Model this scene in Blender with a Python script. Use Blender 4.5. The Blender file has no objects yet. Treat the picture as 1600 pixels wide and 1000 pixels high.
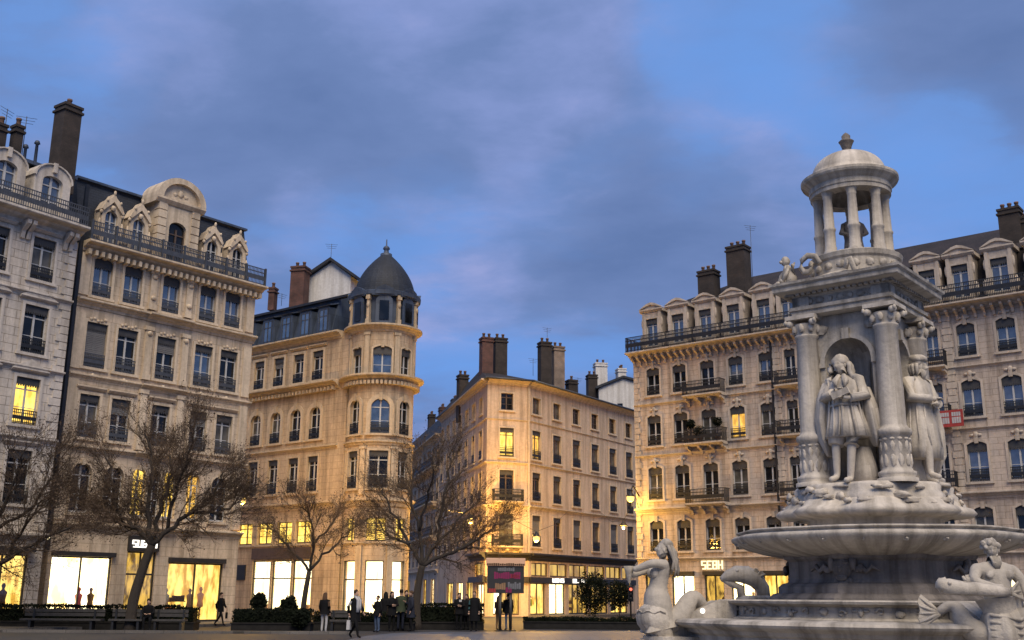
"""Dusk in a city square: marble fountain, old town houses, bare trees. Everything is built in code."""
# tuning: light of a dusk after sunset, glow of the west behind the camera
SUN_EL = 2.0; SUN_ROT = 172.0; SUN_LAMP_EL = 50.0; SUN_E = 1.72; SUN_ANG = 40.0; SUN_C = (1.0, .845, .64)
SKY_K = .49; SKY_NISH = .02; SKY_OFF = (21.4, 11.2, 0); SKY_ROT = 15.0; EXPO = 1.07
LP = [1900, 3000, 2200, 800, 220]
import bpy, bmesh, math, random
from mathutils import Vector, Matrix, noise
R = math.radians
PI = math.pi
sc = bpy.context.scene
col = sc.collection

# ------------------------------------------------------------------ camera
CAM = Vector((0, 0, 1.6)); FPX = 1690.0; PITCH = R(14.3); ROLL = R(.42)
_r0 = Vector((1, 0, 0)); FW = Vector((0, math.cos(PITCH), math.sin(PITCH))); _u0 = Vector((0, -math.sin(PITCH), math.cos(PITCH)))
RT = _r0*math.cos(ROLL) + _u0*math.sin(ROLL); UP = _u0*math.cos(ROLL) - _r0*math.sin(ROLL)
cd = bpy.data.cameras.new('camera'); cam = bpy.data.objects.new('camera', cd); col.objects.link(cam)
cd.sensor_width = 36; cd.lens = 36*FPX/1600; cd.clip_end = 5000
m3 = Matrix((RT, UP, -FW)).transposed(); mm = m3.to_4x4(); mm.translation = CAM; cam.matrix_world = mm
sc.camera = cam

def ray(x, y): return FW*FPX + RT*(x-800) - UP*(y-500)
def at_z(x, y, z):
    d = ray(x, y); return CAM + d*((z-CAM.z)/d.z)
def at_y(x, y, Y):
    d = ray(x, y); return CAM + d*((Y-CAM.y)/d.y)

# ------------------------------------------------------------------ materials
MATS = {}
def nodes(name):
    m = bpy.data.materials.new(name); m.use_nodes = True; nt = m.node_tree
    MATS[name] = m
    return m, nt, nt.nodes['Principled BSDF']
def N(nt, t, **kw):
    n = nt.nodes.new(t)
    for k, v in kw.items():
        if k in n.inputs.keys(): n.inputs[k].default_value = v
        else: setattr(n, k, v)
    return n
def L(nt, a, b): nt.links.new(a, b)
def ramp(nt, fac, stops):
    r = nt.nodes.new('ShaderNodeValToRGB'); L(nt, fac, r.inputs['Fac'])
    e = r.color_ramp.elements
    e[0].position, e[0].color = stops[0][0], (*stops[0][1], 1)
    e[1].position, e[1].color = stops[-1][0], (*stops[-1][1], 1)
    for p, c in stops[1:-1]:
        q = e.new(p); q.color = (*c, 1)
    return r.outputs['Color']
def mul(nt, a, b, fac=1.0):
    m = nt.nodes.new('ShaderNodeMix'); m.data_type = 'RGBA'; m.blend_type = 'MULTIPLY'
    m.inputs[0].default_value = fac; L(nt, a, m.inputs[6]); L(nt, b, m.inputs[7]); return m.outputs[2]
def g3(v): return (v, v, v)

def stone(name, c, rough=.85, dirt=.45, blocks=None, bump=.25, grain=6.0):
    """weathered masonry: mottled tone, rain streaks, fine grain and, where asked, courses of blocks"""
    m, nt, b = nodes(name)
    tc = N(nt, 'ShaderNodeTexCoord'); uv = tc.outputs['UV']; ob = tc.outputs['Object']
    n1 = N(nt, 'ShaderNodeTexNoise', Scale=.55, Detail=6.0, Roughness=.65); L(nt, ob, n1.inputs['Vector'])
    n2 = N(nt, 'ShaderNodeTexNoise', Scale=grain, Detail=5.0, Roughness=.7); L(nt, ob, n2.inputs['Vector'])
    mp = N(nt, 'ShaderNodeMapping'); mp.inputs['Scale'].default_value = (2.6, .16, 1); L(nt, uv, mp.inputs['Vector'])
    n3 = N(nt, 'ShaderNodeTexNoise', Scale=1.0, Detail=7.0, Roughness=.6); L(nt, mp.outputs[0], n3.inputs['Vector'])
    base = ramp(nt, n1.outputs['Fac'], [(.25, tuple(v*(1-.35*dirt) for v in c)), (.55, c), (.8, tuple(min(1, v*1.1) for v in c))])
    g = ramp(nt, n2.outputs['Fac'], [(.3, g3(.82)), (.7, g3(1.08))])
    s = ramp(nt, n3.outputs['Fac'], [(.36, tuple(v*(1-.6*dirt) for v in (1., .98, .95))), (.56, g3(1))])
    out = mul(nt, mul(nt, base, g), s)
    h = n2.outputs['Fac']
    if blocks:
        bt = N(nt, 'ShaderNodeTexBrick'); L(nt, uv, bt.inputs['Vector'])
        bt.inputs['Color1'].default_value = (.93, .93, .93, 1); bt.inputs['Color2'].default_value = (1.05, 1.03, 1.0, 1); bt.inputs['Mortar'].default_value = (.5, .48, .45, 1)
        bt.inputs['Scale'].default_value = 1; bt.inputs['Brick Width'].default_value = blocks[0]; bt.inputs['Row Height'].default_value = blocks[1]
        bt.inputs['Mortar Size'].default_value = blocks[2]; bt.inputs['Mortar Smooth'].default_value = .2
        out = mul(nt, out, bt.outputs['Color'])
    L(nt, out, b.inputs['Base Color']); b.inputs['Roughness'].default_value = rough
    bp = N(nt, 'ShaderNodeBump', Strength=bump, Distance=.05); L(nt, h, bp.inputs['Height']); L(nt, bp.outputs[0], b.inputs['Normal'])
    return m
def plain(name, c, rough=.6, metal=0., var=.25, scale=4., spec=.5):
    m, nt, b = nodes(name)
    tc = N(nt, 'ShaderNodeTexCoord'); n = N(nt, 'ShaderNodeTexNoise', Scale=scale, Detail=4.0); L(nt, tc.outputs['Object'], n.inputs['Vector'])
    L(nt, ramp(nt, n.outputs['Fac'], [(.3, tuple(v*(1-var) for v in c)), (.7, tuple(v*(1+var*.5) for v in c))]), b.inputs['Base Color'])
    b.inputs['Roughness'].default_value = rough; b.inputs['Metallic'].default_value = metal; b.inputs['Specular IOR Level'].default_value = spec
    return m
def brick(name, c1, c2, mort, w=.25, h=.09):
    m, nt, b = nodes(name)
    tc = N(nt, 'ShaderNodeTexCoord'); bt = N(nt, 'ShaderNodeTexBrick'); L(nt, tc.outputs['UV'], bt.inputs['Vector'])
    for k, v in (('Color1', c1), ('Color2', c2), ('Mortar', mort)): bt.inputs[k].default_value = (*v, 1)
    bt.inputs['Scale'].default_value = 1; bt.inputs['Brick Width'].default_value = w; bt.inputs['Row Height'].default_value = h; bt.inputs['Mortar Size'].default_value = .012
    n = N(nt, 'ShaderNodeTexNoise', Scale=1.4, Detail=6.0); L(nt, tc.outputs['Object'], n.inputs['Vector'])
    L(nt, mul(nt, bt.outputs['Color'], ramp(nt, n.outputs['Fac'], [(.3, g3(.45)), (.7, g3(1.15))])), b.inputs['Base Color']); b.inputs['Roughness'].default_value = .9
    return m
def roofing(name, c, w, h, rough=.5):
    m, nt, b = nodes(name)
    tc = N(nt, 'ShaderNodeTexCoord'); bt = N(nt, 'ShaderNodeTexBrick'); L(nt, tc.outputs['UV'], bt.inputs['Vector'])
    for k, v in (('Color1', tuple(x*.8 for x in c)), ('Color2', tuple(x*1.2 for x in c)), ('Mortar', tuple(x*.45 for x in c))): bt.inputs[k].default_value = (*v, 1)
    bt.inputs['Scale'].default_value = 1; bt.inputs['Brick Width'].default_value = w; bt.inputs['Row Height'].default_value = h; bt.inputs['Mortar Size'].default_value = .015
    n = N(nt, 'ShaderNodeTexNoise', Scale=.8, Detail=6.0); L(nt, tc.outputs['Object'], n.inputs['Vector'])
    L(nt, mul(nt, bt.outputs['Color'], ramp(nt, n.outputs['Fac'], [(.3, g3(.6)), (.7, g3(1.25))])), b.inputs['Base Color']); b.inputs['Roughness'].default_value = rough
    bp = N(nt, 'ShaderNodeBump', Strength=.3, Distance=.03); L(nt, bt.outputs['Fac'], bp.inputs['Height']); bp.invert = True; L(nt, bp.outputs[0], b.inputs['Normal'])
    return m
def glow(name, c, s, var=None, scale=1.5):
    """a surface that gives off light; VAR: the darker tone of curtains or shelves before it"""
    m, nt, b = nodes(name)
    b.inputs['Base Color'].default_value = (.12, .09, .05, 1); b.inputs['Roughness'].default_value = .5
    if var:
        tc = N(nt, 'ShaderNodeTexCoord'); mp = N(nt, 'ShaderNodeMapping'); mp.inputs['Scale'].default_value = (scale*2.2, scale*.8, 1); L(nt, tc.outputs['UV'], mp.inputs['Vector'])
        n = N(nt, 'ShaderNodeTexNoise', Scale=1.0, Detail=3.0); L(nt, mp.outputs[0], n.inputs['Vector'])
        L(nt, ramp(nt, n.outputs['Fac'], [(.38, var), (.58, c)]), b.inputs['Emission Color'])
    else: b.inputs['Emission Color'].default_value = (*c, 1)
    b.inputs['Emission Strength'].default_value = s
    return m
def glazing(name, c, rough=.06, ior=1.7):
    m, nt, b = nodes(name)
    tc = N(nt, 'ShaderNodeTexCoord'); n = N(nt, 'ShaderNodeTexNoise', Scale=1.1, Detail=2.0); L(nt, tc.outputs['Object'], n.inputs['Vector'])
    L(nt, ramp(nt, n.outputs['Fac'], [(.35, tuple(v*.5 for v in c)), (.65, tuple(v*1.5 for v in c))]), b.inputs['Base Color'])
    b.inputs['Roughness'].default_value = rough; b.inputs['IOR'].default_value = ior
    bp = N(nt, 'ShaderNodeBump', Strength=.06, Distance=.1); L(nt, n.outputs['Fac'], bp.inputs['Height']); L(nt, bp.outputs[0], b.inputs['Normal'])
    return m

M = {}
M['b1'] = stone('grey_limestone', (.59, .53, .46), dirt=.45, blocks=(1.0, .42, .018))
M['b1t'] = stone('grey_limestone_trim', (.57, .515, .45), dirt=.5)
M['b2'] = stone('cream_limestone', (.62, .50, .365), dirt=.6, blocks=(1.1, .5, .01))
M['b2t'] = stone('cream_limestone_trim', (.64, .52, .375), dirt=.5)
M['b3'] = stone('ochre_limestone', (.53, .405, .275), dirt=.65, blocks=(.9, .45, .01))
M['b3t'] = stone('ochre_limestone_trim', (.56, .44, .30), dirt=.45)
M['b4'] = stone('peach_plaster', (.555, .43, .32), dirt=.6)
M['b4t'] = stone('peach_stone_trim', (.56, .455, .34), dirt=.45)
M['b5'] = stone('rose_stone', (.50, .415, .34), dirt=.65, blocks=(1.0, .36, .012))
M['b5t'] = stone('rose_stone_trim', (.50, .425, .345), dirt=.5)
M['white'] = stone('white_render', (.62, .60, .57), dirt=.4)
M['fount'] = stone('fountain_marble', (.51, .46, .39), dirt=.95, grain=9, bump=.5)
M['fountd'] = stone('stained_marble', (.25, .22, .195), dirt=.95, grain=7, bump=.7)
M['slate'] = roofing('slate', (.017, .022, .033), .3, .16, .7)
M['zinc'] = roofing('zinc_sheet', (.05, .068, .105), .6, 3.0, .55)
M['tile'] = roofing('clay_tile', (.026, .019, .018), .22, .3, .9)
M['brick'] = brick('sooty_brick', (.055, .04, .032), (.04, .03, .025), (.035, .03, .027))
M['rbrick'] = brick('red_brick', (.15, .06, .042), (.115, .048, .035), (.09, .07, .06))
M['pbrick'] = brick('pale_render_brick', (.22, .16, .12), (.2, .14, .11), (.3, .25, .2))
M['pot'] = plain('terracotta', (.16, .09, .06), .8)
M['iron'] = plain('black_iron', (.02, .021, .024), .5, .3)
M['giron'] = plain('grey_iron', (.075, .08, .09), .5, .3)
M['paint'] = plain('white_paint', (.47, .46, .44), .5, var=.12)
M['wood'] = plain('brown_painted_wood', (.09, .06, .04), .55)
M['dark'] = plain('dark_painted_fascia', (.022, .02, .019), .5)
M['box'] = plain('dark_blind_box', (.05, .048, .047), .6)
M['blind'] = plain('slatted_blind', (.16, .155, .15), .7, scale=1.)
M['glass'] = glazing('dark_window_glass', (.010, .011, .013), .05, 1.45)
M['gblue'] = glazing('sky_tinted_glass', (.05, .07, .105), .05, 2.3)  # blue of the mirrored sky is partly put into the base colour
M['gcurt'] = glazing('curtained_glass', (.10, .092, .075), .15, 1.5)
M['lity'] = glow('lit_window_yellow', (1., .68, .13), 1.0, (.62, .34, .04))
M['lito'] = glow('lit_window_amber', (1., .56, .09), .72, (.5, .24, .03))
M['shopw'] = glow('shop_wall_bright_glow', (1., .88, .55), 2.3, (1., .62, .19), .6)  # shop walls: room lamplight put in as emission of the wall itself
M['shopy'] = glow('shop_wall_yellow_glow', (1., .68, .16), 1.05, (.42, .21, .025), 1.2)
M['shopd'] = glow('shop_wall_dim_glow', (.95, .56, .10), .55, (.12, .07, .02), 1.6)
M['shopo'] = glow('mezzanine_glow', (1., .62, .10), .5, (.42, .22, .03), .5)
M['sign'] = glow('sign_letter_light', (1., .93, .82), 1.1)
M['signy'] = glow('warm_sign_letter_light', (1., .82, .45), .85)
M['lampg'] = glow('lamp_bulb', (1., .62, .17), .95)
M['lampw'] = glow('white_lamp_bulb', (1., .86, .5), 1.3)
M['redl'] = glow('red_signal_light', (1., .14, .08), 1.0)
M['headl'] = glow('lit_salmon_header', (1., .52, .33), .22)
M['inner'] = plain('shop_interior', (.38, .26, .12), .8)
def thin_glass():
    m, nt, b = nodes('clear_pane'); nt.nodes.remove(b)
    t = N(nt, 'ShaderNodeBsdfTransparent'); g = N(nt, 'ShaderNodeBsdfGlossy'); g.inputs['Roughness'].default_value = .03
    x = N(nt, 'ShaderNodeMixShader'); x.inputs[0].default_value = .08
    t.inputs[0].default_value = (.95, .96, .95, 1)
    L(nt, t.outputs[0], x.inputs[1]); L(nt, g.outputs[0], x.inputs[2]); L(nt, x.outputs[0], nt.nodes['Material Output'].inputs['Surface'])
    return m
M['clear'] = thin_glass()
M['bark'] = stone('bark', (.045, .035, .027), dirt=.5, grain=14, bump=.8)
M['twig'] = plain('twig_bark', (.115, .08, .054), .8, var=.4, scale=.7, spec=.2)
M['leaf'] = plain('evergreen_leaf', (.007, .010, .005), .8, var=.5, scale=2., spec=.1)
M['soil'] = plain('planter_concrete', (.022, .021, .02), .9, spec=.1)
M['plank'] = plain('bench_stone_slab', (.045, .042, .04), .8)
for k, c in dict(skin=(.42, .27, .19), hair=(.022, .015, .01), black=(.007, .007, .008), navy=(.02, .023, .035), grey=(.16, .16, .17), jeans=(.07, .10, .16), brown=(.085, .05, .03), pale=(.42, .41, .40), tan=(.26, .16, .09), green=(.04, .05, .03), red=(.33, .05, .045), orange=(.6, .17, .03), lime=(.30, .42, .05), salmon=(.62, .33, .22), purple=(.22, .03, .09), teal=(.05, .12, .13)).items():
    M[k] = plain(k+'_cloth' if k not in ('skin', 'hair') else k, c, .85, var=.2, spec=.15)

# ------------------------------------------------------------------ mesh builder
class MB:
    def __init__(s, xf=None):
        s.v = []; s.f = []; s.sm = []; s.mi = []; s.uv = []; s.xf = xf; s.mat = 0; s.smooth = False; s.cuts = []
    def poly(s, pts, smooth=None, uv=None):
        pts = [Vector(p) for p in pts]
        if uv is None:
            n = Vector((0, 0, 0))
            for i in range(len(pts)):
                a, b = pts[i], pts[(i+1) % len(pts)]
                n += Vector(((a.y-b.y)*(a.z+b.z), (a.z-b.z)*(a.x+b.x), (a.x-b.x)*(a.y+b.y)))
            ax = max(range(3), key=lambda k: abs(n[k]))
            uv = [(p.y, p.z) if ax == 0 else (p.x, p.z) if ax == 1 else (p.x, p.y) for p in pts]
        k = len(s.v)
        s.v += [s.xf(p) if s.xf else p for p in pts]
        s.f.append(tuple(range(k, k+len(pts)))); s.sm.append(s.smooth if smooth is None else smooth); s.mi.append(s.mat); s.uv.append(uv)
    def box(s, x0, x1, y0, y1, z0, z1):
        p = [(x, y, z) for z in (z0, z1) for y in (y0, y1) for x in (x0, x1)]
        for q in ((0, 2, 3, 1), (4, 5, 7, 6), (0, 1, 5, 4), (2, 6, 7, 3), (0, 4, 6, 2), (1, 3, 7, 5)): s.poly([p[i] for i in q])
    def extr(s, prof, x0, x1, caps=True):
        """profile of (y,z) points swept along x"""
        n = len(prof)
        for i in range(n):
            a, b = prof[i], prof[(i+1) % n]
            s.poly([(x0, *a), (x1, *a), (x1, *b), (x0, *b)])
        if caps:
            s.poly([(x0, *p) for p in prof]); s.poly([(x1, *p) for p in reversed(prof)])
    def slab(s, out, y0, y1):
        """outline of (x,z) points given depth from y0 to y1"""
        n = len(out)
        s.poly([(x, y0, z) for x, z in out]); s.poly([(x, y1, z) for x, z in reversed(out)])
        for i in range(n):
            a, b = out[i], out[(i+1) % n]
            s.poly([(a[0], y0, a[1]), (a[0], y1, a[1]), (b[0], y1, b[1]), (b[0], y0, b[1])])
    def band(s, inner, outer, y0, y1, closed=False):
        """ring between two like outlines, front at y0, back at y1"""
        n = len(inner)
        for i in range(n if closed else n-1):
            j = (i+1) % n; a, b, c, d = inner[i], inner[j], outer[j], outer[i]
            s.poly([(a[0], y0, a[1]), (b[0], y0, b[1]), (c[0], y0, c[1]), (d[0], y0, d[1])])
            s.poly([(d[0], y0, d[1]), (c[0], y0, c[1]), (c[0], y1, c[1]), (d[0], y1, d[1])])
            s.poly([(a[0], y0, a[1]), (a[0], y1, a[1]), (b[0], y1, b[1]), (b[0], y0, b[1])])
    def lathe(s, prof, c=(0, 0, 0), n=32, a0=0., a1=2*PI, smooth=True, lob=None):
        c = Vector(c); full = abs(a1-a0-2*PI) < 1e-6
        def P(r, z, k):
            a = a0+(a1-a0)*k/n
            if lob: r = r*(1+lob[0]*abs(math.sin(lob[1]*a/2)) - lob[0])
            return (c.x+r*math.sin(a), c.y-r*math.cos(a), c.z+z)
        R_ = max(p[0] for p in prof); d = [0]
        for i in range(1, len(prof)): d.append(d[-1]+math.dist(prof[i], prof[i-1]))
        for i in range(len(prof)-1):
            (ra, za), (rb, zb) = prof[i], prof[i+1]
            for k in range(n):
                q = [P(ra, za, k), P(ra, za, k+1), P(rb, zb, k+1), P(rb, zb, k)]
                w = (a1-a0)*R_/n
                uv = [(k*w, d[i]), (k*w+w, d[i]), (k*w+w, d[i+1]), (k*w, d[i+1])]
                if ra < 1e-5: q = q[1:]; uv = uv[1:]
                elif rb < 1e-5: q = q[:3]; uv = uv[:3]
                s.poly(q, smooth, uv)
    def tube(s, pts, rad, n=6, smooth=True, cap=True):
        pts = [Vector(p) for p in pts]; rings = []
        up = Vector((0, 0, 1))
        for i, p in enumerate(pts):
            t = (pts[min(i+1, len(pts)-1)]-pts[max(i-1, 0)]).normalized()
            x = t.cross(up if abs(t.z) < .95 else Vector((1, 0, 0))).normalized(); y = x.cross(t)
            r = rad[i] if isinstance(rad, (list, tuple)) else rad
            rings.append([p+(x*math.cos(2*PI*k/n)+y*math.sin(2*PI*k/n))*r for k in range(n)])
        for a, b in zip(rings, rings[1:]):
            for k in range(n): s.poly([a[k], a[(k+1) % n], b[(k+1) % n], b[k]], smooth)
        if cap: s.poly(rings[0][::-1]); s.poly(rings[-1])
    def ball(s, c, r, nu=12, nv=8, bumpy=0., seed=0., mtx=None):
        c = Vector(c); r = Vector(r) if not isinstance(r, (int, float)) else Vector((r, r, r))
        def P(i, j):
            a, b = 2*PI*(i % nu)/nu, PI*j/nv
            d = Vector((math.sin(b)*math.cos(a), math.sin(b)*math.sin(a), math.cos(b)))
            k = 1+bumpy*noise.noise(d*2.6+Vector((seed, seed, 0)))
            q = Vector((d.x*r.x, d.y*r.y, d.z*r.z))*k
            return c+(mtx@q if mtx else q)
        for j in range(nv):
            for i in range(nu):
                q = [P(i, j), P(i, j+1), P(i+1, j+1), P(i+1, j)]
                s.poly(q[:3] if j == nv-1 else ([q[0], q[1], q[2]] if j == 0 else q), True)
    def loft(s, secs, n=20, fold=0., nf=9, ph=0., cap=True, tw=0.):
        """rounded sections (cx,cy,z,rx,ry); fold: depth of drapery folds, growing down the piece"""
        rings = []
        for i, (cx, cy, z, rx, ry) in enumerate(secs):
            k = fold*i/max(1, len(secs)-1); g = []
            for j in range(n):
                a = 2*PI*j/n; w = 1+k*math.sin(nf*a+ph+tw*i)+k*.5*math.sin((nf*2+1)*a+ph*2)
                g.append(Vector((cx+rx*w*math.sin(a), cy-ry*w*math.cos(a), z)))
            rings.append(g)
        for a, b in zip(rings, rings[1:]):
            for k in range(n): s.poly([a[k], b[k], b[(k+1) % n], a[(k+1) % n]], True)
        if cap: s.poly(rings[0]); s.poly(rings[-1][::-1])
    def mesh(s, name, mats):
        me = bpy.data.meshes.new(name)
        me.from_pydata([tuple(v) for v in s.v], [], s.f)
        for m in (mats if isinstance(mats, (list, tuple)) else [mats]): me.materials.append(m)
        me.polygons.foreach_set('use_smooth', s.sm); me.polygons.foreach_set('material_index', s.mi)
        ul = me.uv_layers.new(name='uv'); ul.data.foreach_set('uv', [c for f in s.uv for p in f for c in p])
        if any(s.sm):
            bm = bmesh.new(); bm.from_mesh(me); bmesh.ops.remove_doubles(bm, verts=bm.verts, dist=1e-4); bm.to_mesh(me); bm.free()
        me.update(); return me
    def cut(s): s.cuts.append(len(s.f))
    def pieces(s, name, mats, parent=None, mtx=None):
        """each piece since the last cut() as a part of its own"""
        ends = [c for c in s.cuts if c > 0]+[len(s.f)]; a = 0; o = None
        for e in ends:
            if e <= a: continue
            q = MB(); k = 0
            for i in range(a, e):
                f = s.f[i]; q.v += [s.v[j] for j in f]; q.f.append(tuple(range(k, k+len(f)))); k += len(f)
            q.sm = s.sm[a:e]; q.mi = s.mi[a:e]; q.uv = s.uv[a:e]; o = q.build(name, mats, parent, mtx); a = e
        return o
    def build(s, name, mats, parent=None, mtx=None):
        return link(s.mesh(name, mats), name, parent, mtx)
def link(me, name, parent=None, mtx=None):
    o = bpy.data.objects.new(name, me); col.objects.link(o)
    if parent is not None: o.parent = parent
    if mtx is not None: o.matrix_local = mtx
    return o
def thing(name, label, cat, loc=(0, 0, 0), rz=0., group=None):
    o = bpy.data.objects.new(name, None); col.objects.link(o); o.empty_display_size = .3
    o.location = loc; o.rotation_euler = (0, 0, rz); tag(o, label, cat, group); return o
def tag(o, label, cat, group=None):
    o['label'] = label; o['category'] = cat
    if group: o['group'] = group
    return o
def structure(o): o['kind'] = 'structure'; return o

# ------------------------------------------------------------------ facades
class Facade:
    """a street front: plane through two points of one level line, x along it, y into the house"""
    def __init__(s, p, q, H, base=None):
        A, B = at_z(*p, H), at_z(*q, H); A.z = B.z = 0
        s.A = A; s.u = (B-A).normalized(); s.L = (B-A).length
        s.ang = math.atan2(s.u.y, s.u.x)
        s.base = A.copy() if base is None else base
    def mtx(s): return Matrix.Translation(s.A-s.base) @ Matrix.Rotation(s.ang, 4, 'Z')
    def xf(s): 
        m = s.mtx(); return lambda p: m @ p

def wall(mb, u0, u1, z0, z1, holes, depth=.32, maxw=None):
    xs = sorted({u0, u1, *[h[0] for h in holes], *[h[1] for h in holes]}); zs = sorted({z0, z1, *[h[2] for h in holes], *[h[3] for h in holes]})
    if maxw:
        e = []
        for a, b in zip(xs, xs[1:]):
            k = max(1, math.ceil((b-a)/maxw)); e += [a+(b-a)*i/k for i in range(k)]
        xs = e+[xs[-1]]
    for a, b in zip(xs, xs[1:]):
        for c, d in zip(zs, zs[1:]):
            x, z = (a+b)/2, (c+d)/2
            if any(h[0] < x < h[1] and h[2] < z < h[3] for h in holes): continue
            mb.poly([(a, 0, c), (b, 0, c), (b, 0, d), (a, 0, d)])
    for a, b, c, d in holes:
        mb.poly([(a, 0, c), (a, 0, d), (a, depth, d), (a, depth, c)]); mb.poly([(b, 0, c), (b, depth, c), (b, depth, d), (b, 0, d)])
        mb.poly([(a, 0, d), (b, 0, d), (b, depth, d), (a, depth, d)]); mb.poly([(a, 0, c), (a, depth, c), (b, depth, c), (b, 0, c)])
def mass(mb, u0, u1, D, z1, left=True, right=True, back=True):
    if left: mb.poly([(u0, 0, 0), (u0, 0, z1), (u0, D, z1), (u0, D, 0)])
    if right: mb.poly([(u1, 0, 0), (u1, D, 0), (u1, D, z1), (u1, 0, z1)])
    if back: mb.poly([(u0, D, 0), (u0, D, z1), (u1, D, z1), (u1, D, 0)])
def cornice(mb, u0, u1, z, out, h, end=True):
    e = out if end else 0
    p = [(.05, z-h), (-.12*out, z-h), (-.2*out, z-.72*h), (-.45*out, z-.55*h), (-.55*out, z-.38*h), (-.95*out, z-.3*h), (-out, z-.22*h), (-out, z-.04*h), (-.9*out, z), (.05, z)]
    mb.extr(p, u0, u1)
def dentils(mb, u0, u1, z, w, gap, out, h):
    n = max(1, int((u1-u0)/(w+gap)))
    for i in range(n):
        a = u0+(u1-u0)*(i+.5)/n
        mb.box(a-w/2, a+w/2, -out, .02, z-h, z)
def rail(mb, u0, u1, z0, h, y, gap=.12, bar=.028, deco=True):
    mb.box(u0, u1, y-.02, y+.02, z0+h-.045, z0+h); mb.box(u0, u1, y-.015, y+.015, z0+.06, z0+.1)
    n = max(2, int((u1-u0)/gap))
    for i in range(n+1):
        a = u0+(u1-u0)*i/n; mb.box(a-bar/2, a+bar/2, y-.012, y+.012, z0, z0+h-.04)
    if deco:
        mb.box(u0, u1, y-.014, y+.014, z0+h*.72, z0+h*.78)
        for i in range(n):
            a = u0+(u1-u0)*(i+.5)/n; mb.box(a-.035, a+.035, y-.01, y+.01, z0+h*.3, z0+h*.56)

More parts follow.
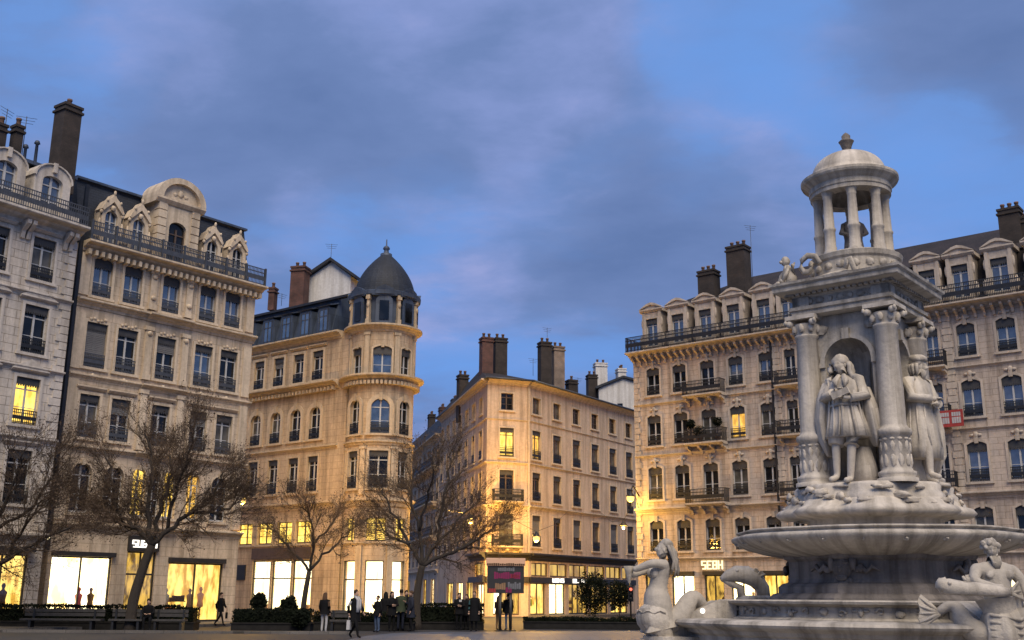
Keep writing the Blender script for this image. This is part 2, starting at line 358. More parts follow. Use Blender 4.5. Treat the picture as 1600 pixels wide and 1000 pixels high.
_win = {}
def arch_pts(w, h, arch, n=10):
    """open outline of an opening, bottom-left round the top to bottom-right"""
    pts = [(-w/2, 0)]
    if arch == 'flat': pts += [(-w/2, h), (w/2, h)]
    else:
        rise = w/2 if arch == 'round' else .17*w
        rr = (w*w/4+rise*rise)/(2*rise); cz = h-rr; t = math.asin(min(1, w/2/rr))
        for i in range(n+1):
            a = -t+2*t*i/n; pts.append((rr*math.sin(a), cz+rr*math.cos(a)))
    return pts+[(w/2, 0)]
def window(parent, mtx, w, h, arch='flat', trim=None, pane='glass', railing=True, blind_box=True, hood=None, blind=0., sash='paint', key=0, iron='iron', band=.15):
    """one window: stone surround, with frame, pane, iron guard and blind box as its parts"""
    w, h = round(w, 2), round(h, 2)
    k = (w, h, arch, trim.name, hood, band)
    if k not in _win:
        mb = MB(); inn = arch_pts(w-.02, h-.01, arch); out = []
        t = band
        for i, (x, z) in enumerate(inn):
            if i in (0, len(inn)-1): out.append((x+(t if x > 0 else -t), z))
            elif arch == 'flat': out.append((x+(t if x > 0 else -t), z+t))
            else:
                j = i-1; n_ = len(inn)-3; rise = w/2 if arch == 'round' else .17*w
                rr = (w*w/4+rise*rise)/(2*rise); cz = h-rr; d = Vector((x, z-cz)).normalized()
                e = Vector((x, z))+d*t
                if arch != 'round' and j in (0, n_): e.x = x+(t if x > 0 else -t)
                out.append((e.x, e.y))
        mb.band(inn, out, -.06, .03)
        for a, b in zip(inn[1:-1], inn[2:-1]): mb.poly([(a[0], -.055, a[1]), (b[0], -.055, b[1]), (b[0], .27, b[1]), (a[0], .27, a[1])])
        if arch != 'flat':
            top = h+.004; ar = inn[1:-1]; mid = len(ar)//2
            for a, b in zip(ar, ar[1:]):
                mb.poly([(a[0], .004, a[1]), (b[0], .004, b[1]), (b[0], .004, top), (a[0], .004, top)])
            mb.box(-.11, .11, -.12, .02, h-.12, h+band+.12)
        mb.box(-w/2-t-.06, w/2+t+.06, -.13, .02, -.15, -.012)
        if hood == 'flat':
            mb.extr([(.03, h+t+.08), (-.08, h+t+.08), (-.2, h+t+.2), (-.2, h+t+.27), (.03, h+t+.31)], -w/2-t-.12, w/2+t+.12)
        if hood in ('tri', 'seg'):
            b0 = h+t+.12; ww = w/2+t+.18
            mb.extr([(.03, b0), (-.1, b0), (-.2, b0+.08), (-.2, b0+.13), (.03, b0+.13)], -ww, ww)
            o = [(-ww, b0+.132), (ww, b0+.132), (0, b0+.62)] if hood == 'tri' else [(-ww, b0+.132), (ww, b0+.132)]+[(ww*math.cos(a), b0+.132+.4*math.sin(a)) for a in [PI*i/10 for i in range(1, 10)]]
            mb.slab(o, -.16, .03)
            mb.slab([(x*.72, b0+.14+(z-b0-.13)*.66+.06) for x, z in o], -.17, -.1)
        _win[k] = mb.mesh('window', trim)
    o = link(_win[k], 'window', parent, mtx)
    fk = ('frame', w, h, sash)
    if fk not in _win:
        mb = MB(); b = .055
        mb.box(-w/2-.01, -w/2+b, .165, .225, 0, h); mb.box(w/2-b, w/2+.01, .165, .225, 0, h)
        mb.box(-w/2+b, w/2-b, .166, .224, h-b, h+.01); mb.box(-w/2+b, w/2-b, .166, .224, 0, .1)
        mb.box(-.05, .05, .15, .222, .1, h-b)
        mb.box(-w/2+b, w/2-b, .16, .218, h*.74, h*.74+.06)
        for z in (h*.36,): mb.box(-w/2+b, w/2-b, .175, .215, z, z+.035)
        _win[fk] = mb.mesh('frame', M[sash])
    link(_win[fk], 'frame', o)
    pk = ('pane', w, h, pane, key)
    if pk not in _win:
        mb = MB(); mb.box(-w/2-.02, w/2+.02, .2, .214, -.01, h+.01)
        sh = key*7.31
        mb.uv = [[(a+sh, b+sh) for a, b in f] for f in mb.uv]
        _win[pk] = mb.mesh('pane', M[pane])
    link(_win[pk], 'pane', o)
    if blind > 0:
        bk = ('blind', w, h, blind)
        if bk not in _win:
            mb = MB(); z1 = h-.02; z0 = h-(h-.05)*blind; n = max(3, int((z1-z0)/.09))
            for i in range(n):
                a = z0+(z1-z0)*i/n; mb.poly([(-w/2, .1, a), (w/2, .1, a), (w/2, .125, a+(z1-z0)/n), (-w/2, .125, a+(z1-z0)/n)])
            _win[bk] = mb.mesh('blind', M['blind'])
        link(_win[bk], 'blind', o)
    if blind_box:
        bk = ('bx', w, h, arch)
        if bk not in _win:
            mb = MB(); z = h-(0 if arch == 'flat' else (.0))
            mb.box(-w/2+.01, w/2-.01, .06, .15, z-.34-(.17*w if arch == 'seg' else 0), z-.012)
            n = max(4, int(w/.12))
            for i in range(n):
                a = -w/2+w*(i+.5)/n; mb.box(a-.04, a+.04, .052, .066, z-.42-(.17*w if arch == 'seg' else 0), z-.3)
            _win[bk] = mb.mesh('blind_box', M['box'])
        link(_win[bk], 'blind_box', o)
    if railing:
        rk = ('rail', w, h, iron)
        if rk not in _win:
            mb = MB(); rail(mb, -w/2+.01, w/2-.01, .02, min(.85, h*.3), -.03, .09, .03)
            _win[rk] = mb.mesh('railing', M[iron])
        link(_win[rk], 'railing', o)
    return o
def fm(F, u, z, y=0.): return F.mtx() @ Matrix.Translation((u, y, z))

def balcony(parent, F, u0, u1, z, out, h=.95, iron='iron', trim=None, brackets=True, name='balcony'):
    mb = MB(); mb.extr([(.05, z-.22), (-out*.7, z-.22), (-out, z-.12), (-out-.05, z-.1), (-out-.05, z), (.05, z)], u0, u1)
    if brackets:
        n = max(2, int((u1-u0)/1.0)+1)
        for i in range(n):
            a = u0+.15+(u1-u0-.3)*i/(n-1)
            mb.extr([(.05, z-.75), (-.1, z-.72), (-.16, z-.5), (-out*.75, z-.36), (-out*.8, z-.222), (.05, z-.222)], a-.09, a+.09)
    b = mb.build(name, trim, parent, F.mtx())
    r = MB(); rail(r, u0+.03, u1-.03, z, h, -out+.02, .11, .03)
    for uu in (u0+.03, u1-.03):
        n = max(2, int(out/.12))
        r.box(uu-.02, uu+.02, -out+.02, -.02, z+h-.045, z+h)
        for i in range(n): yy = -out+.05+(out-.08)*i/n; r.box(uu-.014, uu+.014, yy-.014, yy+.014, z, z+h-.04)
    r.build('railing', M[iron], b)
    return b
def chimney(parent, P, w, d, z0, z1, mat, pots=3, ang=0., cap=True):
    """brick stack with its cap; clay pots as its parts. P: in the parent's frame"""
    mb = MB(); mb.box(-w/2, w/2, -d/2, d/2, 0, z1-z0)
    hh = z1-z0
    if cap:
        mb.box(-w/2-.08, w/2+.08, -d/2-.08, d/2+.08, hh-.32, hh-.2); mb.box(-w/2-.05, w/2+.05, -d/2-.05, d/2+.05, hh-.04, hh+.1)
    c = mb.build('chimney', mat, parent, Matrix.Translation((P[0], P[1], z0)) @ Matrix.Rotation(ang, 4, 'Z'))
    for i in range(pots):
        x = (-w/2+w*(i+.5)/pots) if w >= d else 0; y = 0 if w >= d else -d/2+d*(i+.5)/pots
        q = MB(); q.lathe([(.13, 0), (.11, .3), (.14, .32), (.14, .42), (.09, .42), (0, .40)], n=10)
        q.build('chimney_pot', M['pot'], c, Matrix.Translation((x, y, hh+.1)))
    return c
def antenna(parent, P, h=1.8, ang=.4):
    mb = MB(); mb.tube([(0, 0, 0), (0, 0, h)], .02, 5)
    for k, l in enumerate((.5, .42, .34)):
        z = h-.06-.16*k; mb.tube([(-l*math.cos(ang), -l*math.sin(ang), z), (l*math.cos(ang), l*math.sin(ang), z)], .012, 4)
    mb.build('antenna', M['giron'], parent, Matrix.Translation(P))
def shop_window(parent, F, u0, u1, z0, z1, back='shopw', depth=1.6, frame='dark', mull=1, transom=None, items=(), door=False, seed=1, y0=.14):
    """glazed shop front: frame, clear pane, room behind with self-glowing walls and goods"""
    mb = MB(); b = .07
    mb.box(u0, u0+b, y0-.05, y0+.05, z0, z1); mb.box(u1-b, u1, y0-.05, y0+.05, z0, z1); mb.box(u0+b, u1-b, y0-.049, y0+.049, z1-b, z1); mb.box(u0+b, u1-b, y0-.049, y0+.049, z0, z0+.12)
    for i in range(mull):
        a = u0+(u1-u0)*(i+1)/(mull+1); mb.box(a-.035, a+.035, y0-.045, y0+.045, z0+.12, z1-b)
    if transom: mb.box(u0+b, u1-b, y0-.047, y0+.047, transom, transom+.09)
    o = mb.build('shop_door' if door else 'shop_window', M[frame], parent, F.mtx())
    p = MB(); p.box(u0+b, u1-b, y0-.004, y0+.004, z0+.1, z1-b); p.build('pane', M['clear'], o)
    r = MB(); y1 = y0+depth
    r.poly([(u0, y0+.06, z0), (u1, y0+.06, z0), (u1, y1, z0), (u0, y1, z0)]); r.poly([(u0, y0+.06, z1), (u0, y1, z1), (u1, y1, z1), (u1, y0+.06, z1)])
    r.mat = 1; r.poly([(u0, y0+.06, z0), (u0, y1, z0), (u0, y1, z1), (u0, y0+.06, z1)]); r.poly([(u1, y0+.06, z0), (u1, y0+.06, z1), (u1, y1, z1), (u1, y1, z0)])  # side and back walls glow in place of ceiling lamps
    r.poly([(u0, y1, z0), (u1, y1, z0), (u1, y1, z1), (u0, y1, z1)])
    r.uv[-1] = [(a+seed*3.7, c+seed*1.9) for a, c in r.uv[-1]]
    for q in (2, 3): r.uv[q] = [(a+seed*2.3, c+seed*1.1) for a, c in r.uv[q]]
    r.build('shop_interior', [M['inner'], M[back]], o)
    for (kind, u, z, s, mt) in items:
        q = MB()
        if kind == 'mannequin':
            q.loft([(u, y0+.7, z, .03, .03), (u, y0+.7, z+.7*s, .05, .05), (u, y0+.7, z+.75*s, .2*s, .14*s), (u, y0+.7, z+1.05*s, .15*s, .11*s), (u, y0+.7, z+1.4*s, .22*s, .12*s), (u, y0+.7, z+1.5*s, .07*s, .07*s), (u, y0+.7, z+1.57*s, .06*s, .06*s), (u, y0+.7, z+1.68*s, .1*s, .11*s), (u, y0+.7, z+1.8*s, .05*s, .05*s)], 12)
        elif kind == 'bag':
            q.slab([(u-.22*s, z), (u+.22*s, z), (u+.18*s, z+.34*s), (u-.18*s, z+.34*s)], y0+.4, y0+.62)
            q.tube([(u-.1*s, y0+.5, z+.33*s), (u-.07*s, y0+.5, z+.5*s), (u+.07*s, y0+.5, z+.5*s), (u+.1*s, y0+.5, z+.33*s)], .015, 5)
        elif kind == 'shelf':
            q.box(u-.5*s, u+.5*s, y0+.9, y0+1.25, z, z+.04); q.box(u-.5*s, u+.5*s, y0+.9, y0+1.25, z+.55, z+.59)
            rr = random.Random(seed*7+int(u*10))
            for i in range(5):
                a = u-.42*s+.2*s*i; q.box(a-.06, a+.06, y0+.95, y0+1.1, z+.04, z+.14+.28*rr.random()); q.box(a-.05, a+.07, y0+.95, y0+1.1, z+.59, z+.7+.2*rr.random())
        else:
            q.ball((u, y0+.6, z+.16*s), (.3*s, .25*s, .17*s), 12, 8, .3, u)
        q.build('merchandise', M[mt], o)
    return o
def glyphs(parent, F, u0, u1, z0, z1, y, mat, pat, name='sign_letter', depth=.06):
    """raised lit letters; the shapes follow what the photograph shows of the unreadable lettering"""
    n = len(pat); w = (u1-u0)/n; h = z1-z0; t = min(w, h)*.2
    for i, ch in enumerate(pat):
        mb = MB(); a = u0+w*i+w*.08; b = u0+w*(i+1)-w*.08
        f = lambda x0, x1, za, zb: mb.box(x0, x1, y-depth, y, za, zb)
        if ch in 'LUHBE': f(a, a+t, z0, z1)
        if ch in 'UHB': f(b-t, b, z0, z1)
        if ch in 'LUBES': f(a+t, b-t if ch in 'UB' else b, z0, z0+t)
        if ch in 'BES': f(a+t, b-t if ch == 'B' else b, z1-t, z1)
        if ch in 'HBES': f(a+t, b-t, z0+h/2-t/2, z0+h/2+t/2)
        if ch == 'S': f(a, a+t, z0+h/2-t/2, z1); f(b-t, b, z0+t, z0+h/2+t/2)
        if ch == 'I': f((a+b)/2-t/2, (a+b)/2+t/2, z0, z1)
        mb.build(name, M[mat], parent, F.mtx())
def f_uz(F, x, y, off=0.):
    n = Vector((-F.u.y, F.u.x, 0)); A = F.A+n*off; d = ray(x, y); t = (A-CAM).dot(n)/d.dot(n); P = CAM+d*t
    return (P-F.A).dot(F.u), P.z
def row(parent, F, us, z0, z1, w, holes, kinds=None, **kw):
    """one storey of windows; kinds overrides look by column: (pane, blind share)"""
    for i, u in enumerate(us):
        k = (kinds or {}).get(i, {})
        if k is None: continue
        a = dict(kw)
        h_ = (len(holes)*7+int(z0*13)+int(u*29)) % 11      # the odd half-lowered blind and drawn curtain
        if not k and a.get('railing', True):
            if h_ in (2, 7): a['blind'] = .3+.04*h_
            elif h_ in (4, 9): a['pane'] = 'gcurt'
        a.update(k); ww = a.pop('w', w)
        holes.append((u-ww/2, u+ww/2, z0, z1))
        window(parent, fm(F, u, z0), ww, z1-z0, key=i % 3, **a)

# ================================================================= grey limestone house, far left of the square
F1 = Facade((0, 322), (123, 360), 19.5)
b1 = thing('townhouse', 'pale grey limestone house with quoined corner and a very tall sooty chimney', 'building', F1.A)
holes = []; u1 = [-2.3, .05, 2.5]
row(b1, F1, u1, 16.4, 18.55, 1.22, holes, {2: dict(pane='gcurt')}, trim=M['b1t'], hood='flat')
row(b1, F1, u1, 12.75, 15.1, 1.28, holes, trim=M['b1t'], hood='tri')
row(b1, F1, u1, 9.3, 11.55, 1.26, holes, {2: dict(pane='lity')}, trim=M['b1t'], hood='tri')
row(b1, F1, u1, 5.6, 8.1, 1.26, holes, trim=M['b1t'], hood='flat')
shops1 = [(-3.4, -.6, .1, 3.3), (-.1, 3.55, .1, 3.3)]; holes += shops1
mb = MB(F1.xf()); wall(mb, -8, 4.25, 0, 19.5, holes); mass(mb, -8, 4.25, 11, 19.5)
mb.build('wall', M['b1'], b1)
mb = MB(F1.xf())
for i in range(38):
    z = 4.4+i*.4
    if z < 18.8: mb.box(4.25-(.62 if i % 2 else .42), 4.26, -.06, .02, z+.02, z+.38)
mb.build('quoin', M['b1t'], b1)
mb = MB(F1.xf()); cornice(mb, -8, 4.3, 19.52, .95, .55)
for u in (-3.3, -1.2, -.95, 1.25, 1.55, 3.55, 3.85): mb.extr([(.02, 18.2), (-.12, 18.25), (-.2, 18.6), (-.6, 18.9), (-.62, 19.1), (.02, 19.1)], u-.1, u+.1)
mb.build('cornice', M['b1t'], b1)
mb = MB(F1.xf())
for z, o, h in ((15.75, .22, .3), (12.1, .2, .26), (8.75, .25, .35), (4.3, .35, .5)): mb.cut(); cornice(mb, -8, 4.28, z, o, h)
mb.pieces('string_course', M['b1t'], b1)
mb = MB(F1.xf()); rail(mb, -8, 4.2, 19.52, 1.0, -.8, .12, .03); mb.build('railing', M['giron'], b1)
mb = MB(F1.xf()); mb.extr([(.5, 19.5), (1.1, 22.5), (1.0, 22.62), (6, 24.2), (11, 22.5), (11, 19.5)], -8, 4.25); mb.build('roof', M['slate'], b1)
mb = MB(F1.xf()); wall(mb, -8, 4.25, 19.5, 20.35, []); mb.poly([(-8, 0, 20.35), (4.25, 0, 20.35), (4.25, .8, 20.35), (-8, .8, 20.35)]); mb.build('parapet', M['b1t'], b1)
mb = MB(F1.xf()); mb.box(-8, 4.3, .68, 1.0, 22.42, 22.6); mb.build('gutter', M['zinc'], b1)
for u in u1:
    d = MB(F1.xf()); o = [(u-.98, 19.55), (u-.98, 21.6)]+[(u-.98*math.cos(a), 21.6+.8*math.sin(a)) for a in [PI*i/10 for i in range(1, 10)]]+[(u+.98, 21.6), (u+.98, 19.55)]
    inn = [(u-.55, 19.56), (u-.55, 21.5)]+[(u-.55*math.cos(a), 21.5+.32*math.sin(a)) for a in [PI*i/10 for i in range(1, 10)]]+[(u+.55, 21.5), (u+.55, 19.56)]
    d.band(inn, o, -.1, 1.0); d.slab([(x+(x-u)*.08, z+.06) for x, z in o[1:-1]]+[(x, z) for x, z in reversed(o[1:-1])], -.2, .9)
    d.box(u-.1, u+.1, -.24, -.1, 22.0, 22.5)
    q = d.build('dormer', M['b1t'], b1)
    p = MB(F1.xf()); p.box(u-.56, u+.56, .14, .16, 19.55, 21.9); p.build('pane', M['gblue'], q)
    p = MB(F1.xf())
    for a, b in ((-.55, -.48), (-.06, .06), (.48, .55)): p.box(u+a, u+b, .08, .139, 19.56, 21.85)
    for z in (19.56, 20.5, 21.3): p.box(u-.48, u+.48, .085, .135, z, z+.06)
    p.build('frame', M['paint'], q)
P = F1.mtx() @ Vector((3.55, 1.0, 0)); zt = f_uz(F1, 108, 170, 1.0)[1]
chimney(b1, P, .98, .95, 21.5, zt, M['brick'], 1, F1.ang)
for x, y0_, y1_ in ((28, 232, 200), (2, 232, 198)):
    u, zt = f_uz(F1, x, y1_, 2.0); chimney(b1, F1.mtx() @ Vector((u, 2., 0)), .42, .5, 22.3, zt, M['brick'], 1, F1.ang)
for x, y0_, y1_ in ((58, 245, 226), (40, 240, 232)):
    u, zt = f_uz(F1, x, y1_, 1.6); t = MB(); t.lathe([(.09, 0), (.08, zt-22.6), (.16, zt-22.55), (.1, zt-22.4), (0, zt-22.35)], n=8); t.build('vent_pipe', M['zinc'], b1, Matrix.Translation((F1.mtx() @ Vector((u, 1.6, 22.6)))))
u, zt = f_uz(F1, 42, 182, 2.0); antenna(b1, F1.mtx() @ Vector((u, 2., 23)), zt-23)
u, zt = f_uz(F1, 12, 170, 2.0); antenna(b1, F1.mtx() @ Vector((u, 2., 23)), zt-23, 1.3)
shop_window(b1, F1, *shops1[0], back='shopy', mull=1, seed=3)
shop_window(b1, F1, *shops1[1], back='shopy', mull=2, seed=5, items=[('shelf', 1.0, .3, 1., 'tan'), ('mannequin', 3., .2, 1., 'brown')])
mb = MB(F1.xf()); mb.box(-.1, 3.6, -.5, -.062, 3.4, 3.62); mb.build('shop_fascia', M['dark'], b1)

# ================================================================= cream house with slate mansard and big pedimented dormer
F2 = Facade((128, 376), (406, 451), 19.5)
b2 = thing('townhouse', 'cream stone house with slate mansard and one tall dormer under a curved pediment', 'building', F2.A)
holes = []; u2 = [1.36, 3.15, 5.53, 7.97, 9.7]; E2 = 11.3
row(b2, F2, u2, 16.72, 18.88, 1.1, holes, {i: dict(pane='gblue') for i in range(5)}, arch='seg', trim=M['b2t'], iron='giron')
row(b2, F2, u2, 12.92, 15.3, 1.2, holes, {0: dict(blind=.97), 3: dict(pane='gblue')}, trim=M['b2t'], iron='giron')
row(b2, F2, u2, 9.28, 11.5, 1.12, holes, {4: dict(pane='gcurt')}, trim=M['b2t'], hood='flat', iron='giron')
row(b2, F2, [1.36, 3.15, 4.62, 5.53, 6.5, 7.97, 9.7], 5.5, 8.0, .8, holes, {2: dict(pane='lity'), 4: dict(pane='lity'), 5: dict(pane='lito'), 0: dict(w=1.1), 1: dict(w=1.1), 6: dict(w=1.1)}, arch='round', trim=M['b2t'], railing=False, blind_box=False, band=.05)
sh2 = [(.25, 3.5, .1, 3.35), (4.35, 6.05, .05, 3.7), (6.85, 10.35, .1, 3.2)]; holes += sh2
mb = MB(F2.xf()); wall(mb, 0.05, E2, 0, 19.5, holes); mass(mb, 0.05, E2, 12, 19.5); mb.build('wall', M['b2'], b2)
mb = MB(F2.xf())
for u in (4.38, 6.68):
    for z0, z1 in ((8.95, 12.2), (12.75, 15.7), (16.65, 18.9)):
        mb.cut(); mb.box(u-.2, u+.2, -.14, .02, z0, z1); mb.box(u-.27, u+.27, -.19, .02, z1-.22, z1); mb.box(u-.25, u+.25, -.18, .02, z0, z0+.3)
for u in (.35, E2-.35):
    for z0, z1 in ((5.1, 8.6), (8.95, 12.2), (12.75, 15.7), (16.65, 18.9)): mb.cut(); mb.box(u-.28, u+.28, -.1, .02, z0, z1)
mb.pieces('pilaster', M['b2t'], b2)
mb = MB(F2.xf()); cornice(mb, 0.05, E2+.3, 19.5, .8, .5); dentils(mb, .1, E2+.2, 19.05, .16, .2, .5, .28); mb.build('cornice', M['b2t'], b2)
mb = MB(F2.xf())
for z, o, h in ((16.45, .38, .42), (12.5, .22, .3), (8.85, .3, .35), (5.0, .3, .4)): mb.cut(); cornice(mb, .05, E2+.1, z, o, h); cornice(mb, 4.15, 6.9, z+.003, o+.16, h+.02)
mb.pieces('string_course', M['b2t'], b2)
mb = MB(F2.xf())
for u in u2:
    mb.cut()
    for k, s in ((0, 1), (.16, .7), (-.16, .7), (.3, .45), (-.3, .45)): mb.ball((u+k, -.05, 12.3+.1*s+.05), (.1*s+.03, .09, .16*s+.03), 8, 6)
    mb.cut()
    for k in range(5): mb.ball((u-.4+.2*k, -.06, 15.45+.06*math.sin(k*2)), (.1, .07, .09), 8, 6)
for u in (4.38, 6.68):
    for z in (15.3, 18.5, 17.3): mb.cut(); mb.ball((u, -.16, z), (.16, .1, .14), 8, 6, .3, z)
mb.pieces('carved_ornament', M['b2t'], b2)
mb = MB(F2.xf()); rail(mb, .15, E2+.15, 19.5, 1.05, -.62, .1, .035); 
for i in range(9): a = .15+(E2)*i/8; mb.box(a-.05, a+.05, -.68, -.56, 19.5, 20.6)
mb.build('railing', M['giron'], b2)
mb = MB(F2.xf()); mb.extr([(.5, 19.5), (1.45, 23.3), (1.35, 23.45), (7, 24.4), (12, 23.2), (12, 19.5)], .1, E2-.1); mb.build('roof', M['slate'], b2)
mb = MB(F2.xf()); mb.box(.0, E2, 1.25, 1.5, 23.37, 23.5); mb.build('gutter', M['zinc'], b2)
for i, u in enumerate((1.6, 3.28, 8.1, 9.9)):
    z0 = 19.5; d = MB(F2.xf()); k = .58; hw = .36; y0 = .12
    out = [(u-k, z0), (u-k, z0+1.95)]+[(u-k*math.cos(a), z0+1.95+.55*math.sin(a)) for a in [PI*j/10 for j in range(1, 10)]]+[(u+k, z0+1.95), (u+k, z0)]
    inn = [(u-hw, z0), (u-hw, z0+1.75)]+[(u-hw*math.cos(a), z0+1.75+.36*math.sin(a)) for a in [PI*j/10 for j in range(1, 10)]]+[(u+hw, z0+1.75), (u+hw, z0)]
    d.band(inn, out, y0, .9)
    d.slab([(u-.66, z0+2.1), (u-.56, z0+2.02), (u, z0+2.62), (u+.56, z0+2.02), (u+.66, z0+2.1), (u+.42, z0+2.62), (u+.13, z0+2.86), (u, z0+3.1), (u-.13, z0+2.86), (u-.42, z0+2.62)], -.02, .75)
    for s_ in (-1, 1):
        d.ball((u+s_*.66, y0+.05, z0+1.15), (.09, .1, .45), 8, 8); d.ball((u+s_*.75, y0+.05, z0+.6), (.15, .12, .2), 8, 8); d.ball((u+s_*.62, y0, z0+1.95), (.1, .12, .13), 8, 6); d.ball((u+s_*.4, -.02, z0+2.62), (.07, .08, .1), 8, 6)
    d.ball((u, 0, z0+3.12), (.08, .08, .15), 8, 6); d.ball((u, .03, z0+2.25), (.15, .12, .15), 8, 6, .3)
    q = d.build('dormer', M['b2t'], b2)
    p = MB(F2.xf()); p.box(u-hw-.01, u+hw+.01, .34, .36, z0, z0+2.12); p.build('pane', M['gblue' if i < 2 else 'glass'], q)
    p = MB(F2.xf())
    for a, b in ((-hw, -hw+.05), (-.04, .04), (hw-.05, hw)): p.box(u+a, u+b, .26, .33, z0, z0+2.08)
    for z in (.9, 1.5): p.box(u-hw+.05, u+hw-.05, .27, .325, z0+z, z0+z+.05)
    p.build('frame', M['paint'], q)
u = 5.55; z0 = 19.5; d = MB(F2.xf())
inn = [(u-.56, z0+.1), (u-.56, z0+2.1)]+[(u-.56*math.cos(a), z0+2.1+.4*math.sin(a)) for a in [PI*j/10 for j in range(1, 10)]]+[(u+.56, z0+2.1), (u+.56, z0+.1)]
out = [(u-1.25, z0+.1), (u-1.25, z0+3.4)]+[(u-1.25+2.5*j/10, z0+3.4) for j in range(1, 10)]+[(u+1.25, z0+3.4), (u+1.25, z0+.1)]
d.band(inn, out, -.12, 1.3)
for s in (-1, 1):
    for j in range(7): d.box(u+s*1.08-.26, u+s*1.08+.26, -.2, .3, z0+.14+j*.48, z0+.56+j*.48)
d.extr([(1.2, z0+3.4), (-.2, z0+3.4), (-.36, z0+3.6), (-.36, z0+3.72), (1.2, z0+3.72)], u-1.6, u+1.6)
arc = [(u-1.52*math.cos(a), z0+3.722+1.28*math.sin(a)) for a in [PI*j/16 for j in range(17)]]
d.slab(arc, -.12, 1.3)
d.band([(u+(x-u)*.8, z0+3.725+(z-z0-3.72)*.8) for x, z in arc], [(u+(x-u)*1.05, z0+3.725+(z-z0-3.72)*1.06) for x, z in arc], -.36, 1.35)
d.ball((u, -.13, z0+4.2), (.2, .07, .2), 10, 8, .4); d.ball((u-.35, -.12, z0+4.1), (.16, .06, .1), 8, 6, .4); d.ball((u+.35, -.12, z0+4.1), (.16, .06, .1), 8, 6, .4)
q = d.build('dormer', M['b2t'], b2)
p = MB(F2.xf()); p.box(u-.57, u+.57, .1, .12, z0+.1, z0+2.55); p.build('pane', M['glass'], q)
p = MB(F2.xf())
for a, b in ((-.56, -.49), (-.05, .05), (.49, .56)): p.box(u+a, u+b, .03, .09, z0+.1, z0+2.1)
p.box(u-.49, u+.49, .035, .085, z0+1.75, z0+1.82); p.build('frame', M['wood'], q)
mb = MB(F2.xf()); mb.box(-.14, .04, -.12, .06, 3.6, 22.6); mb.build('drainpipe', M['iron'], b2)
rr = random.Random(4)
shop_window(b2, F2, *sh2[0], back='shopw', mull=1, seed=1, items=[('mannequin', 2.35, .15, .95, 'red'), ('mannequin', 3.0, .15, .95, 'brown'), ('bag', 2.75, .3, 1.3, 'red'), ('heap', 1.1, .25, 1., 'tan')])
shop_window(b2, F2, *sh2[1], back='shopd', mull=1, transom=2.5, seed=2, door=True)
shop_window(b2, F2, *sh2[2], back='shopy', mull=1, seed=7, items=[('mannequin', 7.4, .15, .95, 'pale'), ('bag', 7.5, .3, 1.7, 'orange'), ('mannequin', 8.9, .15, .95, 'tan'), ('mannequin', 9.6, .15, 1., 'salmon'), ('shelf', 8.3, .6, 1., 'brown')])
mb = MB(F2.xf())
mb.box(.2, 3.6, -.22, -.002, 3.36, 3.58); mb.cut(); mb.box(6.8, 10.4, -.22, -.002, 3.21, 3.46); mb.pieces('shop_fascia', M['dark'], b2)
mb = MB(F2.xf()); mb.box(4.3, 6.1, -.16, -.003, 3.72, 4.5); mb.build('sign_board', M['dark'], b2)
glyphs(b2, F2, 4.45, 5.95, 3.9, 4.28, -.161, 'sign', 'SUBDU')
for u in (.3, 3.4):
    mb = MB(F2.xf()); mb.ball((u-.55, -.3, 4.2), .12, 10, 8); 
    if u < 1: mb.build('wall_light', M['lampw'], b2)

# ================================================================= ochre corner house with round domed tower
F3 = Facade((395, 616), (526, 595), 16.0)
b3 = thing('corner_building', 'ochre stone corner house with round tower under a pointed dark dome', 'building', F3.A)
T3 = Vector((-9.05, 74.0, 0)); T3b = T3-F3.base
holes = []; u3 = [.62, 2.8, 4.95, 6.97]; E3 = 10.1
row(b3, F3, u3, 16.3, 18.4, 1.1, holes, trim=M['b3t'], hood='flat', band=.2)
row(b3, F3, u3, 12.1, 14.4, 1.1, holes, arch='round', trim=M['b3t'], blind_box=False, band=.32)
row(b3, F3, u3, 8.46, 10.9, 1.06, holes, trim=M['b3t'])
row(b3, F3, [.25, 2.38, 4.45, 6.38], 4.98, 6.48, 1.6, holes, {i: dict(pane='lity' if i != 1 else 'lity') for i in range(4)}, trim=M['b3t'], railing=False, blind_box=False, sash='wood', band=.1)
sh3 = [(1.25, 3.15, .35, 3.85), (3.35, 5.3, .35, 3.85), (5.5, 7.4, .35, 3.85)]; holes += sh3
mb = MB(F3.xf()); wall(mb, -3, E3, 0, 19.5, holes); mass(mb, -3, 2.5, 10.6, 19.5, right=False)
mb.build('wall', M['b3'], b3)
# tower: the same storeys bent round a circle
RT3 = 2.25; a3 = math.atan2(-T3.x, T3.y) * -1
def txf(p):
    a = p.x/RT3; r = RT3-p.y; a += -a3
    return Vector((T3b.x+r*math.sin(a), T3b.y-r*math.cos(a), p.z))
def tm(a, z):
    aa = a-a3; return Matrix.Translation((T3b.x+(RT3-.05)*math.sin(aa), T3b.y-(RT3-.05)*math.cos(aa), z)) @ Matrix.Rotation(aa, 4, 'Z')
th = []
for a, w in ((-R(50), 1.0), (0, 1.32), (R(46), 1.0)):
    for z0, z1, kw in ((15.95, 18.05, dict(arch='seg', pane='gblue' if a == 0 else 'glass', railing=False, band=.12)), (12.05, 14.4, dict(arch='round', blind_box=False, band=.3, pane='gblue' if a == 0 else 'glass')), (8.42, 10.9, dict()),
                       (4.98, 6.5, dict(pane='lity', railing=False, blind_box=False, sash='wood', band=.08))):
        th.append((a*RT3-w/2, a*RT3+w/2, z0, z1)); window(b3, tm(a, z0), w-.03, z1-z0, trim=M['b3t'], key=1, **kw)
    th.append((a*RT3-.62, a*RT3+.62, .3, 3.75))
mb = MB(txf); wall(mb, -2.6*RT3, 2.6*RT3, 0, 19.5, th, maxw=.35); 
for f in range(len(mb.sm)): mb.sm[f] = False
